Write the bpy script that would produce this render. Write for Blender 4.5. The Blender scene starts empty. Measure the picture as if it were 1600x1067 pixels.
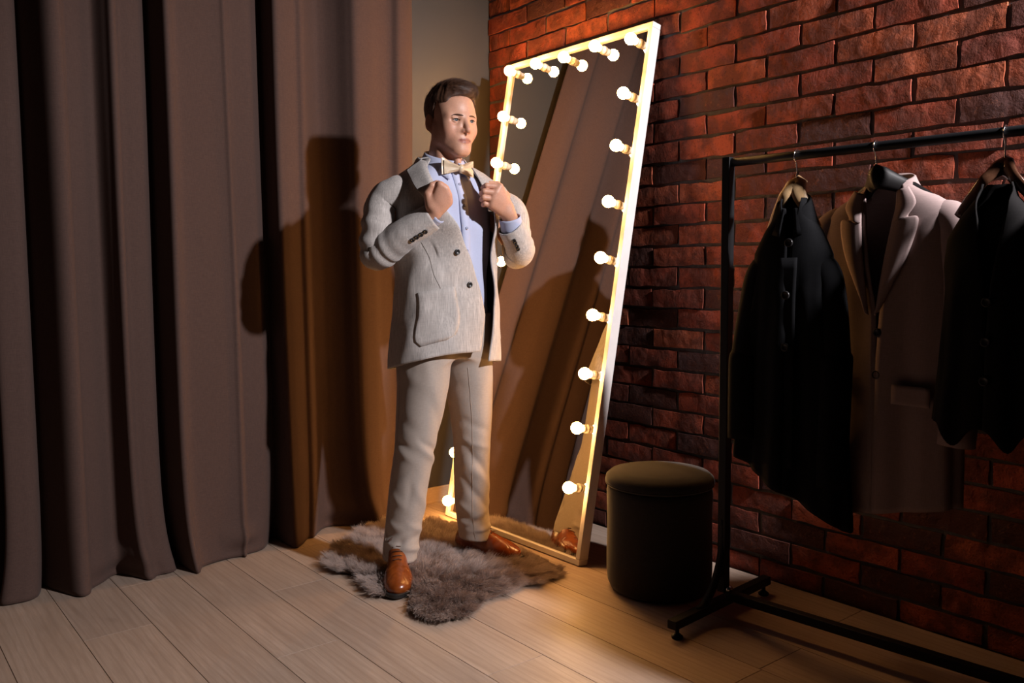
import bpy, bmesh, math, random
import numpy as np
from mathutils import Matrix, Vector
rng = np.random.default_rng(7)
random.seed(7)
SC = bpy.context.scene
COL = SC.collection

# ------------------------------------------------------------------ camera
YAW, PIT, ROL, F = 0.6734805053, 0.0823542510, -0.0083048905, 1344.8384
CAM = np.array([-2.4620321, -3.2148539, 1.0522743])
fw = np.array([math.sin(YAW)*math.cos(PIT), math.cos(YAW)*math.cos(PIT), -math.sin(PIT)])
rt = np.array([math.cos(YAW), -math.sin(YAW), 0.0])
up = np.cross(rt, fw)
r2 = rt*math.cos(ROL)+up*math.sin(ROL)
u2 = -rt*math.sin(ROL)+up*math.cos(ROL)
cd = bpy.data.cameras.new('camera')
cd.sensor_fit = 'HORIZONTAL'; cd.sensor_width = 36.0; cd.lens = F*36.0/1600.0
cd.clip_start = 0.05
cam = bpy.data.objects.new('camera', cd); COL.objects.link(cam)
m4 = Matrix.Identity(4)
for i in range(3):
    m4[i][0], m4[i][1], m4[i][2], m4[i][3] = r2[i], u2[i], -fw[i], CAM[i]
cam.matrix_world = m4
SC.camera = cam

# ------------------------------------------------------------------ world, key light, exposure
wd = bpy.data.worlds.new('world'); SC.world = wd; wd.use_nodes = True
wd.node_tree.nodes['Background'].inputs[0].default_value = (0.8, 0.75, 0.85, 1)
wd.node_tree.nodes['Background'].inputs[1].default_value = 0.002
KEY = (-0.12, -3.50, 2.18)
kl = bpy.data.lights.new('key_lamp', 'SPOT'); kl.energy = 425.0; kl.color = (0.98, 0.93, 0.95)
kl.shadow_soft_size = 0.055; kl.spot_size = math.radians(76); kl.spot_blend = 0.7
ko = bpy.data.objects.new('key_lamp', kl); COL.objects.link(ko); ko.location = KEY
ko.rotation_euler = (Vector((-0.72, -0.60, 0.80))-Vector(KEY)).to_track_quat('-Z', 'Y').to_euler()
BULB_COL, BULB_STR = (1.0, 0.48, 0.14), 98.0
SC.view_settings.view_transform = 'Standard'
SC.view_settings.look = 'None'
SC.view_settings.exposure = 0.0
SC.view_settings.gamma = 1.0
SC.view_settings.use_curve_mapping = False
try:
    SC.cycles.use_denoising = True
    SC.cycles.caustics_reflective = False
    SC.cycles.caustics_refractive = False
    SC.cycles.sample_clamp_indirect = 4.0
    SC.cycles.max_bounces = 8
except Exception:
    pass

# ------------------------------------------------------------------ measuring helpers
AX = np.array([-0.79, -0.70])                   # axis of the standing man on the floor
VV = AX-CAM[:2]; VD = np.linalg.norm(VV); VV = VV/VD
def ray(px, py):
    return fw+r2*(px-800)/F-u2*(py-533.5)/F
def W(px, py, b=0.0):
    """point seen at pixel px,py lying b metres beyond the upright plane through the man"""
    d = ray(px, py); t = (VD+b)/np.dot(d[:2], VV); return CAM+t*d
def on_floor(px, py, z=0.0):
    d = ray(px, py); t = (z-CAM[2])/d[2]; return CAM+t*d
def tab(zs, vs, z):
    return np.interp(z, zs, vs)

# ------------------------------------------------------------------ object helpers
def link(o, parent=None):
    COL.objects.link(o)
    if parent is not None: o.parent = parent
    return o
def mesh_obj(name, v, f, mat=None, parent=None, smooth=True):
    me = bpy.data.meshes.new(name)
    v = np.asarray(v, float)
    me.from_pydata(v.tolist(), [], [tuple(int(k) for k in q) for q in f])
    me.update()
    if smooth: me.shade_smooth()
    o = bpy.data.objects.new(name, me)
    if mat: me.materials.append(mat)
    return link(o, parent)
def quad_obj(name, v, q, mat=None, parent=None):
    """large quad mesh straight from numpy"""
    me = bpy.data.meshes.new(name); n = len(q)
    me.vertices.add(len(v)); me.vertices.foreach_set('co', np.asarray(v, np.float32).ravel())
    me.loops.add(n*4); me.loops.foreach_set('vertex_index', np.asarray(q, np.int32).ravel())
    me.polygons.add(n); me.polygons.foreach_set('loop_start', np.arange(0, n*4, 4, dtype=np.int32))
    me.update(calc_edges=True); me.validate(); me.shade_smooth()
    o = bpy.data.objects.new(name, me)
    if mat: me.materials.append(mat)
    return link(o, parent)
def bm_obj(name, bm, mat=None, parent=None, smooth=False):
    me = bpy.data.meshes.new(name); bm.to_mesh(me); bm.free()
    if smooth: me.shade_smooth()
    if mat: me.materials.append(mat)
    return link(bpy.data.objects.new(name, me), parent)
def empty(name, loc=(0, 0, 0)):
    o = bpy.data.objects.new(name, None); o.empty_display_size = 0.05; o.location = loc
    return link(o)
def tag(o, label=None, cat=None, group=None, kind=None):
    if label: o['label'] = label
    if cat: o['category'] = cat
    if group: o['group'] = group
    if kind: o['kind'] = kind
    return o
def bevel_mod(o, w, s=2):
    m = o.modifiers.new('bevel', 'BEVEL'); m.width = w; m.segments = s; m.limit_method = 'ANGLE'
    return o
def solid_mod(o, t, off=0.0):
    m = o.modifiers.new('thick', 'SOLIDIFY'); m.thickness = t; m.offset = off; return o
def sub_mod(o, n=1):
    m = o.modifiers.new('sub', 'SUBSURF'); m.levels = n; m.render_levels = n; return o
def box_bm(lo, hi, bm=None):
    bm = bm or bmesh.new()
    x0, y0, z0 = lo; x1, y1, z1 = hi
    vs = [bm.verts.new(c) for c in ((x0,y0,z0),(x1,y0,z0),(x1,y1,z0),(x0,y1,z0),(x0,y0,z1),(x1,y0,z1),(x1,y1,z1),(x0,y1,z1))]
    for q in ((0,3,2,1),(4,5,6,7),(0,1,5,4),(1,2,6,5),(2,3,7,6),(3,0,4,7)): bm.faces.new([vs[k] for k in q])
    return bm
def box(name, lo, hi, mat, parent=None, bev=0.0):
    o = bm_obj(name, box_bm(lo, hi), mat, parent)
    if bev: bevel_mod(o, bev)
    return o
def grid_faces(nu, nv, wrap_u=False):
    f = []
    for i in range(nu if wrap_u else nu-1):
        for j in range(nv-1):
            a = i*nv+j; b = ((i+1) % nu)*nv+j
            f.append((a, b, b+1, a+1))
    return f
def catmull(P, n):
    P = np.asarray(P, float); m = len(P)
    Q = np.vstack([2*P[0]-P[1], P, 2*P[-1]-P[-2]])
    out = []
    for t in np.linspace(0, m-1-1e-9, n):
        i = int(t); u = t-i
        a, b, c, d = Q[i], Q[i+1], Q[i+2], Q[i+3]
        out.append(0.5*((2*b)+(-a+c)*u+(2*a-5*b+4*c-d)*u*u+(-a+3*b-3*c+d)*u**3))
    return np.array(out)
def tube_verts(P, R, n=10, flat=1.0, ref=None, disp=None):
    """rings along points P with radii R (flat: squash along the second axis)"""
    P = np.asarray(P, float); R = np.broadcast_to(np.asarray(R, float), (len(P),))
    T = np.gradient(P, axis=0); T /= np.linalg.norm(T, axis=1)[:, None]
    x = np.array(ref if ref is not None else (0.31, 0.17, 0.93), float)
    vs = []
    for i in range(len(P)):
        x = x-T[i]*np.dot(x, T[i]); x /= np.linalg.norm(x)
        y = np.cross(T[i], x)
        for k in range(n):
            a = 2*math.pi*k/n
            rr = R[i]*(1.0 if disp is None else disp(i/(len(P)-1), a))
            vs.append(P[i]+rr*(math.cos(a)*x+flat*math.sin(a)*y))
    return np.array(vs)
def tube(name, P, R, mat, parent=None, n=10, flat=1.0, ref=None, caps=True, disp=None, smooth=True):
    v = tube_verts(P, R, n, flat, ref, disp); m = len(P); f = []
    for i in range(m-1):
        for k in range(n):
            f.append((i*n+k, i*n+(k+1) % n, (i+1)*n+(k+1) % n, (i+1)*n+k))
    if caps:
        f.append(tuple(range(n-1, -1, -1))); f.append(tuple((m-1)*n+k for k in range(n)))
    return mesh_obj(name, v, f, mat, parent, smooth)
def patch(name, ctrl, nu, nv, mat, parent=None, thick=0.004, off=0.0):
    """smooth sheet through a grid of control points ctrl[row][col]"""
    ctrl = np.asarray(ctrl, float)
    rows = np.array([catmull(r, nv) for r in ctrl])
    g = np.array([catmull(rows[:, j], nu) for j in range(nv)]).transpose(1, 0, 2)
    o = mesh_obj(name, g.reshape(-1, 3), grid_faces(nu, nv), mat, parent)
    if thick: solid_mod(o, thick, off)
    return o
def lathe(name, prof, mat, parent=None, n=32, org=(0, 0, 0), axis=None):
    """prof: list of (radius, height); axis: 3x3 columns (x, y, z) of the local frame"""
    A = np.eye(3) if axis is None else np.asarray(axis, float)
    v = []; f = []; m = len(prof)
    for k in range(n):
        a = 2*math.pi*k/n
        for r, h in prof:
            v.append(np.array(org)+A@np.array([r*math.cos(a), r*math.sin(a), h]))
    for k in range(n):
        for j in range(m-1):
            a = k*m+j; b = ((k+1) % n)*m+j
            f.append((a, b, b+1, a+1))
    o = mesh_obj(name, v, f, mat, parent)
    bm = bmesh.new(); bm.from_mesh(o.data); bmesh.ops.remove_doubles(bm, verts=bm.verts, dist=1e-6)
    bm.to_mesh(o.data); bm.free()
    o.data.shade_smooth()
    return o

# ------------------------------------------------------------------ materials
class NT:
    def __init__(s, name):
        s.m = bpy.data.materials.new(name); s.m.use_nodes = True
        s.t = s.m.node_tree; s.b = s.t.nodes['Principled BSDF']
    def n(s, typ, **kw):
        nd = s.t.nodes.new(typ)
        for k, v in kw.items():
            if k.startswith('i_'):
                key = k[2:]; nd.inputs[int(key) if key.isdigit() else key.replace('_', ' ')].default_value = v
            else: setattr(nd, k, v)
        return nd
    def l(s, a, b): s.t.links.new(a, b)
    def noise(s, scale, detail=4, rough=0.55, vec=None, dist=0.0):
        nd = s.n('ShaderNodeTexNoise', i_Scale=scale, i_Detail=detail, i_Roughness=rough, i_Distortion=dist)
        if vec is not None: s.l(vec, nd.inputs['Vector'])
        return nd.outputs['Fac']
    def coord(s, scale=(1, 1, 1), kind='Object'):
        tc = s.n('ShaderNodeTexCoord'); mp = s.n('ShaderNodeMapping'); mp.inputs['Scale'].default_value = scale
        s.l(tc.outputs[kind], mp.inputs['Vector']); return mp.outputs['Vector']
    def ramp(s, fac, stops):
        r = s.n('ShaderNodeValToRGB'); e = r.color_ramp.elements
        while len(e) < len(stops): e.new(0.5)
        for k, (p, c) in enumerate(stops):
            e[k].position = p; e[k].color = (c[0], c[1], c[2], 1)
        s.l(fac, r.inputs[0]); return r.outputs[0]
    def mix(s, fac, a, b, mode='MIX'):
        nd = s.n('ShaderNodeMix', data_type='RGBA', blend_type=mode)
        for sock, v in ((nd.inputs[0], fac), (nd.inputs[6], a), (nd.inputs[7], b)):
            if isinstance(v, (int, float)): sock.default_value = v
            elif isinstance(v, tuple): sock.default_value = (v[0], v[1], v[2], 1)
            else: s.l(v, sock)
        return nd.outputs[2]
    def bump(s, h, strength=0.3, dist=0.002):
        nd = s.n('ShaderNodeBump', i_Strength=strength, i_Distance=dist); s.l(h, nd.inputs['Height'])
        s.l(nd.outputs[0], s.b.inputs['Normal'])
    def set(s, **kw):
        for k, v in kw.items():
            sock = s.b.inputs[k.replace('_', ' ')]
            if isinstance(v, tuple): sock.default_value = (v[0], v[1], v[2], 1)
            elif isinstance(v, (int, float)): sock.default_value = v
            else: s.l(v, sock)
        return s.m
def srgb(r, g, b):
    f = lambda c: (c/255/12.92) if c/255 <= 0.04045 else ((c/255+0.055)/1.055)**2.4
    return (f(r), f(g), f(b))
def plain(name, col, rough=0.6, var=0.12, scale=30, metal=0.0, bump=0.0, bscale=200, spec=0.5):
    t = NT(name); c = t.coord()
    nz = t.noise(scale, vec=c)
    lo = tuple(x*(1-var) for x in col); hi = tuple(min(1, x*(1+var)) for x in col)
    colr = t.ramp(nz, [(0.3, lo), (0.7, hi)])
    if bump: t.bump(t.noise(bscale, 3, vec=c), bump, 0.001)
    return t.set(Base_Color=colr, Roughness=rough, Metallic=metal, Specular_IOR_Level=spec)
def weave(name, col, var=0.25, su=900, sv=900, rough=0.9, slub=0.0, bump=0.35, horiz=1.0, sheen=0.2):
    """cloth: crossed fine threads and optional slubs, on object coordinates"""
    t = NT(name)
    a = t.noise(1.0, 2, vec=t.coord((su, su, su*0.06)))
    b = t.noise(1.0, 2, vec=t.coord((sv*0.06, sv*0.06, sv)))
    b2 = t.n('ShaderNodeMath', operation='MULTIPLY_ADD', i_1=horiz, i_2=0.5*(1-horiz)); t.l(b, b2.inputs[0])
    mx = t.n('ShaderNodeMath', operation='ADD'); t.l(a, mx.inputs[0]); t.l(b2.outputs[0], mx.inputs[1])
    hf = t.n('ShaderNodeMath', operation='MULTIPLY', i_1=0.5); t.l(mx.outputs[0], hf.inputs[0])
    lo = tuple(x*(1-var) for x in col); hi = tuple(min(1, x*(1+var)) for x in col)
    colr = t.ramp(hf.outputs[0], [(0.38, lo), (0.62, hi)])
    if slub:
        s1 = t.noise(1.0, 3, vec=t.coord((210, 210, 9)))
        colr = t.mix(t.ramp(s1, [(0.52, (0, 0, 0)), (0.72, (slub, slub, slub))]), colr, tuple(min(1, x*1.55) for x in col))
        s2 = t.noise(1.0, 3, vec=t.coord((260, 260, 14)))
        colr = t.mix(t.ramp(s2, [(0.55, (0, 0, 0)), (0.75, (slub, slub, slub))]), colr, tuple(x*0.5 for x in col))
    t.bump(hf.outputs[0], bump, 0.0006)
    return t.set(Base_Color=colr, Roughness=rough, Sheen_Weight=sheen, Specular_IOR_Level=0.12)

M_CURTAIN = weave('curtain_cloth', (0.086, 0.052, 0.043), 0.12, 900, 900, 0.9, bump=0.3, sheen=0.05)
M_JACKET = weave('jacket_linen', (0.48, 0.44, 0.415), 0.20, 560, 560, 0.9, slub=0.60, bump=0.45, horiz=0.4)
M_TROUSER = weave('trouser_cotton', (0.42, 0.355, 0.31), 0.08, 1100, 1100, 0.85, bump=0.2)
M_SHIRT = weave('shirt_cotton', (0.50, 0.54, 0.72), 0.04, 1500, 1500, 0.8, bump=0.1, sheen=0.1)
M_LINING = plain('jacket_lining', (0.10, 0.075, 0.055), 0.6)
M_SATIN = plain('gold_satin', (0.66, 0.52, 0.36), 0.32, 0.06, 60, bump=0.06, bscale=900)
M_HAIR = plain('brown_hair', (0.058, 0.023, 0.0105), 0.55, 0.4, 120)
M_LEATHER = NT('tan_leather')
_c = M_LEATHER.coord()
M_LEATHER = (lambda t, c: (t.bump(t.noise(420, 3, vec=c), 0.12, 0.001), t.set(Base_Color=t.ramp(t.noise(26, 4, vec=c), [(0.3, (0.15, 0.031, 0.005)), (0.7, (0.28, 0.066, 0.011))]), Roughness=0.26, Specular_IOR_Level=0.6))[1])(M_LEATHER, _c)
M_SOLE = plain('black_rubber_sole', (0.012, 0.011, 0.011), 0.6)
M_LACE = plain('dark_brown_lace', (0.07, 0.022, 0.008), 0.7)
M_BLACK = plain('black_painted_steel', (0.007, 0.007, 0.008), 0.55, 0.1, spec=0.25)
M_CHROME = plain('chrome', (0.75, 0.75, 0.77), 0.12, 0.02, metal=1.0)
M_BTN = plain('dark_horn_button', (0.020, 0.018, 0.018), 0.3)
M_SHBTN = plain('pearl_shirt_button', (0.30, 0.33, 0.46), 0.25, 0.05)
M_WHITE = plain('white_paint', (0.78, 0.72, 0.69), 0.5, 0.05, 14, bump=0.08, bscale=90)
M_SOCKET = plain('white_porcelain', (0.78, 0.72, 0.64), 0.3, 0.03)
M_RING = plain('socket_dark_ring', (0.10, 0.07, 0.05), 0.5)
M_BACKING = plain('mirror_backing', (0.09, 0.06, 0.045), 0.8)
M_POUF = weave('pouf_cloth', (0.024, 0.021, 0.019), 0.18, 500, 500, 0.85, bump=0.3)
M_COAT = weave('black_wool', (0.006, 0.006, 0.007), 0.15, 500, 500, 0.9, bump=0.25, sheen=0.0)
M_BLAZER = weave('mauve_wool', (0.32, 0.235, 0.222), 0.10, 900, 900, 0.9, bump=0.2, sheen=0.0)
M_VEST = weave('dark_waistcoat_wool', (0.008, 0.007, 0.007), 0.15, 700, 700, 0.9, bump=0.2, sheen=0.0)
M_VLINE = plain('waistcoat_lining', (0.05, 0.04, 0.035), 0.7)
def wood(name, c1, c2, sx, rough, ring=7.0):
    t = NT(name)
    nz = t.noise(1.0, 6, 0.62, vec=t.coord(sx), dist=0.8)
    fine = t.noise(1.0, 3, vec=t.coord(tuple(k*9 for k in sx)))
    c = t.mix(0.35, t.ramp(nz, [(0.32, c1), (0.68, c2)]), t.ramp(fine, [(0.35, c1), (0.65, c2)]))
    t.bump(fine, 0.12, 0.0008)
    return t.set(Base_Color=c, Roughness=rough)
M_HANG1 = wood('pale_hanger_wood', (0.42, 0.25, 0.12), (0.62, 0.42, 0.22), (40, 40, 8), 0.4)
M_HANG3 = wood('dark_hanger_wood', (0.055, 0.022, 0.012), (0.10, 0.045, 0.025), (30, 30, 8), 0.18)
M_HANG2 = plain('black_hanger_paint', (0.006, 0.005, 0.005), 0.5, spec=0.2)
M_BASEB = wood('baseboard_oak', (0.36, 0.245, 0.15), (0.50, 0.36, 0.235), (5, 40, 60), 0.45)
t = NT('painted_plaster'); c = t.coord()
t.bump(t.noise(160, 4, vec=c), 0.12, 0.001)
M_WALL = t.set(Base_Color=t.ramp(t.noise(2.2, 3, vec=c), [(0.3, (0.036, 0.031, 0.026)), (0.7, (0.043, 0.037, 0.031))]), Roughness=0.55)
# oak floor: per plank tone, long grain, cathedral figure and knots
t = NT('oak_laminate')
oi = t.n('ShaderNodeObjectInfo')
tc = t.n('ShaderNodeTexCoord'); off = t.n('ShaderNodeVectorMath', operation='ADD')
rv = t.n('ShaderNodeCombineXYZ')
for k, mul in ((0, 13.0), (1, 37.0), (2, 5.0)):
    mm = t.n('ShaderNodeMath', operation='MULTIPLY', i_1=mul); t.l(oi.outputs['Random'], mm.inputs[0]); t.l(mm.outputs[0], rv.inputs[k])
t.l(tc.outputs['Object'], off.inputs[0]); t.l(rv.outputs[0], off.inputs[1])
def mapped(sc):
    mp = t.n('ShaderNodeMapping'); mp.inputs['Scale'].default_value = sc; t.l(off.outputs[0], mp.inputs['Vector']); return mp.outputs[0]
g1 = t.noise(1.0, 6, 0.6, vec=mapped((16, 1.5, 16)), dist=1.2)
wv = t.n('ShaderNodeTexWave', wave_type='BANDS', bands_direction='X', i_Scale=1.0, i_Distortion=9.0, i_Detail=3.0, i_Detail_Scale=0.8)
t.l(mapped((14, 1.4, 1)), wv.inputs['Vector'])
g2 = t.noise(1.0, 3, 0.6, vec=mapped((260, 12, 20)))
kn = t.noise(1.0, 2, 0.5, vec=mapped((9, 3.2, 1)))
c1 = t.ramp(g1, [(0.30, (0.40, 0.295, 0.225)), (0.72, (0.53, 0.41, 0.325))])
c1 = t.mix(t.ramp(wv.outputs['Fac'], [(0.0, (0.30, 0.30, 0.30)), (0.35, (0, 0, 0))]), c1, (0.30, 0.21, 0.15))
c1 = t.mix(t.ramp(g2, [(0.42, (0.30, 0.30, 0.30)), (0.6, (0, 0, 0))]), c1, (0.33, 0.235, 0.17))
c1 = t.mix(t.ramp(kn, [(0.20, (0.65, 0.65, 0.65)), (0.30, (0, 0, 0))]), c1, (0.21, 0.135, 0.09))
tone = t.ramp(oi.outputs['Random'], [(0.0, (0.88, 0.88, 0.90)), (1.0, (1.08, 1.06, 1.04))])
c1 = t.mix(1.0, c1, tone, 'MULTIPLY')
t.bump(g2, 0.10, 0.0006)
M_FLOOR = t.set(Base_Color=c1, Roughness=t.ramp(g2, [(0.3, (0.40, 0.40, 0.40)), (0.7, (0.50, 0.50, 0.50))]), Specular_IOR_Level=0.5)
M_GAP = plain('plank_gap', (0.02, 0.013, 0.009), 0.9)
# bricks: tone per brick, burnt patches, crazed and pitted face
t = NT('red_brick')
oi = t.n('ShaderNodeObjectInfo')
tc = t.n('ShaderNodeTexCoord'); off = t.n('ShaderNodeVectorMath', operation='ADD'); rv = t.n('ShaderNodeCombineXYZ')
for k, mul in ((0, 17.0), (1, 29.0), (2, 41.0)):
    mm = t.n('ShaderNodeMath', operation='MULTIPLY', i_1=mul); t.l(oi.outputs['Random'], mm.inputs[0]); t.l(mm.outputs[0], rv.inputs[k])
t.l(tc.outputs['Object'], off.inputs[0]); t.l(rv.outputs[0], off.inputs[1])
base = t.ramp(oi.outputs['Random'], [(0.0, (0.085, 0.040, 0.038)), (0.22, (0.115, 0.046, 0.038)), (0.30, (0.32, 0.066, 0.038)), (0.6, (0.42, 0.084, 0.043)), (1.0, (0.48, 0.118, 0.053))])
pn = t.noise(11, 4, 0.6, vec=off.outputs[0])
base = t.mix(t.ramp(pn, [(0.44, (0.75, 0.75, 0.75)), (0.60, (0, 0, 0))]), base, (0.115, 0.036, 0.024))
fn = t.noise(140, 4, 0.65, vec=off.outputs[0])
base = t.mix(t.ramp(fn, [(0.30, (0.7, 0.7, 0.7)), (0.46, (0, 0, 0))]), base, (0.055, 0.020, 0.015))
base = t.mix(t.ramp(t.noise(60, 3, vec=off.outputs[0]), [(0.60, (0, 0, 0)), (0.75, (0.35, 0.35, 0.35))]), base, (0.50, 0.16, 0.075))
cr = t.noise(26, 7, 0.68, vec=off.outputs[0], dist=0.9)
msk = t.ramp(t.noise(9, 2, vec=off.outputs[0]), [(0.42, (0.12, 0.12, 0.12)), (0.62, (1, 1, 1))])
hh = t.n('ShaderNodeMath', operation='MULTIPLY'); t.l(cr, hh.inputs[0]); t.l(msk, hh.inputs[1])
h2 = t.n('ShaderNodeMath', operation='MULTIPLY_ADD', i_1=0.16); t.l(fn, h2.inputs[0]); t.l(hh.outputs[0], h2.inputs[2])
t.bump(h2.outputs[0], 1.0, 0.011)
M_BRICK = t.set(Base_Color=base, Roughness=0.85, Specular_IOR_Level=0.25)
t = NT('dark_mortar'); c = t.coord()
t.bump(t.noise(120, 5, 0.7, vec=c), 0.6, 0.004)
M_MORTAR = t.set(Base_Color=t.ramp(t.noise(40, 4, vec=c), [(0.3, (0.115, 0.108, 0.110)), (0.7, (0.17, 0.16, 0.162))]), Roughness=0.95)
t = NT('mirror_silver')
M_MIRROR = t.set(Base_Color=(0.88, 0.87, 0.84), Metallic=1.0, Roughness=0.012)
t = NT('lit_bulb')
M_BULB = t.set(Base_Color=(0.9, 0.85, 0.78), Emission_Color=BULB_COL, Emission_Strength=BULB_STR)
# fur: tint along the strand
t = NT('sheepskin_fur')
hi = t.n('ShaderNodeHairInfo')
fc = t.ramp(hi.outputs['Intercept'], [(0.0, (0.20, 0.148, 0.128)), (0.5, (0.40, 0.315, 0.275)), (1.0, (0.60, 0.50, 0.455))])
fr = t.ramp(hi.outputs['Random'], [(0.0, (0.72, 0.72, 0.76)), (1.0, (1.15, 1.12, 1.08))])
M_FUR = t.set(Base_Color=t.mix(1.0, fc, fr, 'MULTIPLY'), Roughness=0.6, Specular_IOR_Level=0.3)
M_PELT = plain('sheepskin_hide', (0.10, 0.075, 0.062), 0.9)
# skin: painted tints come with the mesh (lips, cheeks)
t = NT('skin')
vc = t.n('ShaderNodeVertexColor', layer_name='tint')
sk = t.noise(260, 4, vec=t.coord())
t.bump(sk, 0.10, 0.0008)
M_SKIN = t.set(Base_Color=t.mix(1.0, vc.outputs['Color'], t.ramp(sk, [(0.3, (0.93, 0.90, 0.89)), (0.7, (1.05, 1.05, 1.05))]), 'MULTIPLY'), Roughness=0.48,
               Subsurface_Weight=0.12, Subsurface_Scale=0.006, Specular_IOR_Level=0.5)
M_SKIN.node_tree.nodes['Principled BSDF'].inputs['Subsurface Radius'].default_value = (1.0, 0.35, 0.18)
M_LIDLINE = plain('lash_line', (0.02, 0.010, 0.007), 0.6)
t = NT('eye'); gm = t.coord()
sep = t.n('ShaderNodeSeparateXYZ'); t.l(gm, sep.inputs[0])
def sq(o):
    m = t.n('ShaderNodeMath', operation='MULTIPLY'); t.l(o, m.inputs[0]); t.l(o, m.inputs[1]); return m.outputs[0]
ad = t.n('ShaderNodeMath', operation='ADD'); t.l(sq(sep.outputs[0]), ad.inputs[0]); t.l(sq(sep.outputs[2]), ad.inputs[1])
rr = t.n('ShaderNodeMath', operation='SQRT'); t.l(ad.outputs[0], rr.inputs[0])
sc_ = t.n('ShaderNodeMath', operation='MULTIPLY', i_1=100.0); t.l(rr.outputs[0], sc_.inputs[0])
M_EYE = t.set(Base_Color=t.ramp(sc_.outputs[0], [(0.20, (0.006, 0.006, 0.007)), (0.25, (0.06, 0.08, 0.09)), (0.52, (0.09, 0.115, 0.125)), (0.62, (0.03, 0.035, 0.04)), (0.68, (0.40, 0.35, 0.33))]), Roughness=0.08)

# ------------------------------------------------------------------ setting: floor, walls, baseboard
Y_WALL = 0.028
floor = box('floor', (-5.2, -4.6, -0.06), (0.08, 0.12, -0.009), M_GAP); tag(floor, kind='structure')
PW, PX0, PL = 0.19217, -2.12853, 1.285
PJ = {1: -0.568, 3: -1.029, 4: -0.552, 5: -1.478, 7: -1.912, 9: -1.30, 10: -1.872, 2: -0.19, 6: -0.85, 8: -0.62, 0: -1.05}
planks = []
for i in range(-15, 11):
    xa, xb = PX0+i*PW, PX0+(i+1)*PW
    if i == 10: xb = min(xb, 0.02)
    j0 = PJ.get(i, -1.0+0.43*((i*7) % 3))
    cuts = sorted({round(j0+PL*k, 4) for k in range(-6, 6)})
    cuts = [c for c in cuts if -4.5 < c < Y_WALL-0.05]
    ys = [-4.5]+cuts+[Y_WALL+0.02]
    for a, b in zip(ys[:-1], ys[1:]):
        if b-a > 0.02: planks.append((xa, xb, a, b))
plank_cache = {}
for xa, xb, a, b in planks:
    w, l = round(xb-xa, 4), round(b-a, 3)
    key = (w, l)
    if key not in plank_cache:
        g = 0.0010; c = 0.0003
        v = [(-w/2+g, -l/2+g, -0.009), (w/2-g, -l/2+g, -0.009), (w/2-g, l/2-g, -0.009), (-w/2+g, l/2-g, -0.009),
             (-w/2+g, -l/2+g, -c), (w/2-g, -l/2+g, -c), (w/2-g, l/2-g, -c), (-w/2+g, l/2-g, -c),
             (-w/2+g+c, -l/2+g+c, 0), (w/2-g-c, -l/2+g+c, 0), (w/2-g-c, l/2-g-c, 0), (-w/2+g+c, l/2-g-c, 0)]
        f = [(8, 9, 10, 11)]
        for k in range(4):
            n = (k+1) % 4
            f += [(k, n, 4+n, 4+k), (4+k, 4+n, 8+n, 8+k)]
        me = bpy.data.meshes.new('plank'); me.from_pydata(v, [], f); me.materials.append(M_FLOOR); plank_cache[key] = me
    o = bpy.data.objects.new('plank', plank_cache[key]); o.location = ((xa+xb)/2, (a+b)/2, 0)
    link(o, floor)
wall_b = box('wall_back', (-5.2, Y_WALL, -0.06), (0.02, Y_WALL+0.1, 3.1), M_WALL); tag(wall_b, kind='structure')
bb = box('baseboard_back', (-5.2, Y_WALL-0.014, 0.0), (0.0, Y_WALL, 0.072), M_BASEB, bev=0.003); tag(bb, kind='structure')
wall_r = box('wall_right', (0.0075, -4.6, -0.06), (0.11, Y_WALL+0.1, 3.1), M_MORTAR); tag(wall_r, kind='structure')
# bricks
def brick_mesh(seed):
    r = np.random.default_rng(seed); nu, nv = 6, 4
    L, H = 0.2345, 0.0655
    v = []; f = []
    for i in range(nu):
        for j in range(nv):
            y = (i/(nu-1)-0.5)*L; z = (j/(nv-1)-0.5)*H
            edge = i in (0, nu-1) or j in (0, nv-1)
            x = r.normal(0, 0.0004)+(0.0007 if edge else -0.0002)
            if i in (0, nu-1): y += r.normal(0, 0.0014)
            if j in (0, nv-1): z += r.normal(0, 0.0017)
            v.append((x, y, z))
    ring = [i*nv for i in range(nu)]+[(nu-1)*nv+j for j in range(1, nv)]+[i*nv+nv-1 for i in range(nu-2, -1, -1)]+[j for j in range(nv-2, 0, -1)]
    for i in range(nu-1):
        for j in range(nv-1):
            a = i*nv+j; f.append((a, a+1, a+nv+1, a+nv))
    b0 = len(v)
    for k in ring: v.append((0.016, v[k][1]*1.004, v[k][2]*1.01))
    m = len(ring)
    for k in range(m): f.append((ring[k], ring[(k+1) % m], b0+(k+1) % m, b0+k))
    me = bpy.data.meshes.new('brick'); me.from_pydata(v, [], f)
    me.materials.append(M_BRICK); me.shade_smooth(); me.set_sharp_from_angle(angle=math.radians(50))
    return me
BM = [brick_mesh(100+k) for k in range(14)]
HC, PB = 0.0764, 0.2463
slots = []
for m in range(-1, 40):
    zc = 0.0667+HC*(m+0.5); off = -0.990 if m % 2 else -1.113
    for k in range(-16, 6):
        a = off+PB*k; b = a+PB                      # joints at a and b
        a2, b2 = max(a, -4.55), min(b, Y_WALL)
        if b2 > -0.04 and b2 < Y_WALL: b2 = Y_WALL       # no slivers in the corner
        if b2-a2 < 0.045: continue
        z0 = zc; hs = 1.0
        if m == -1: z0 = (0.0667-0.004)/2-0.004; hs = (0.0667+0.004)/HC
        slots.append((a2, b2, z0, hs))
def pix(P):
    d = np.asarray(P)-CAM; z = d@fw
    return 800+F*(d@r2)/z, 533.5-F*(d@u2)/z, z
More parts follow.
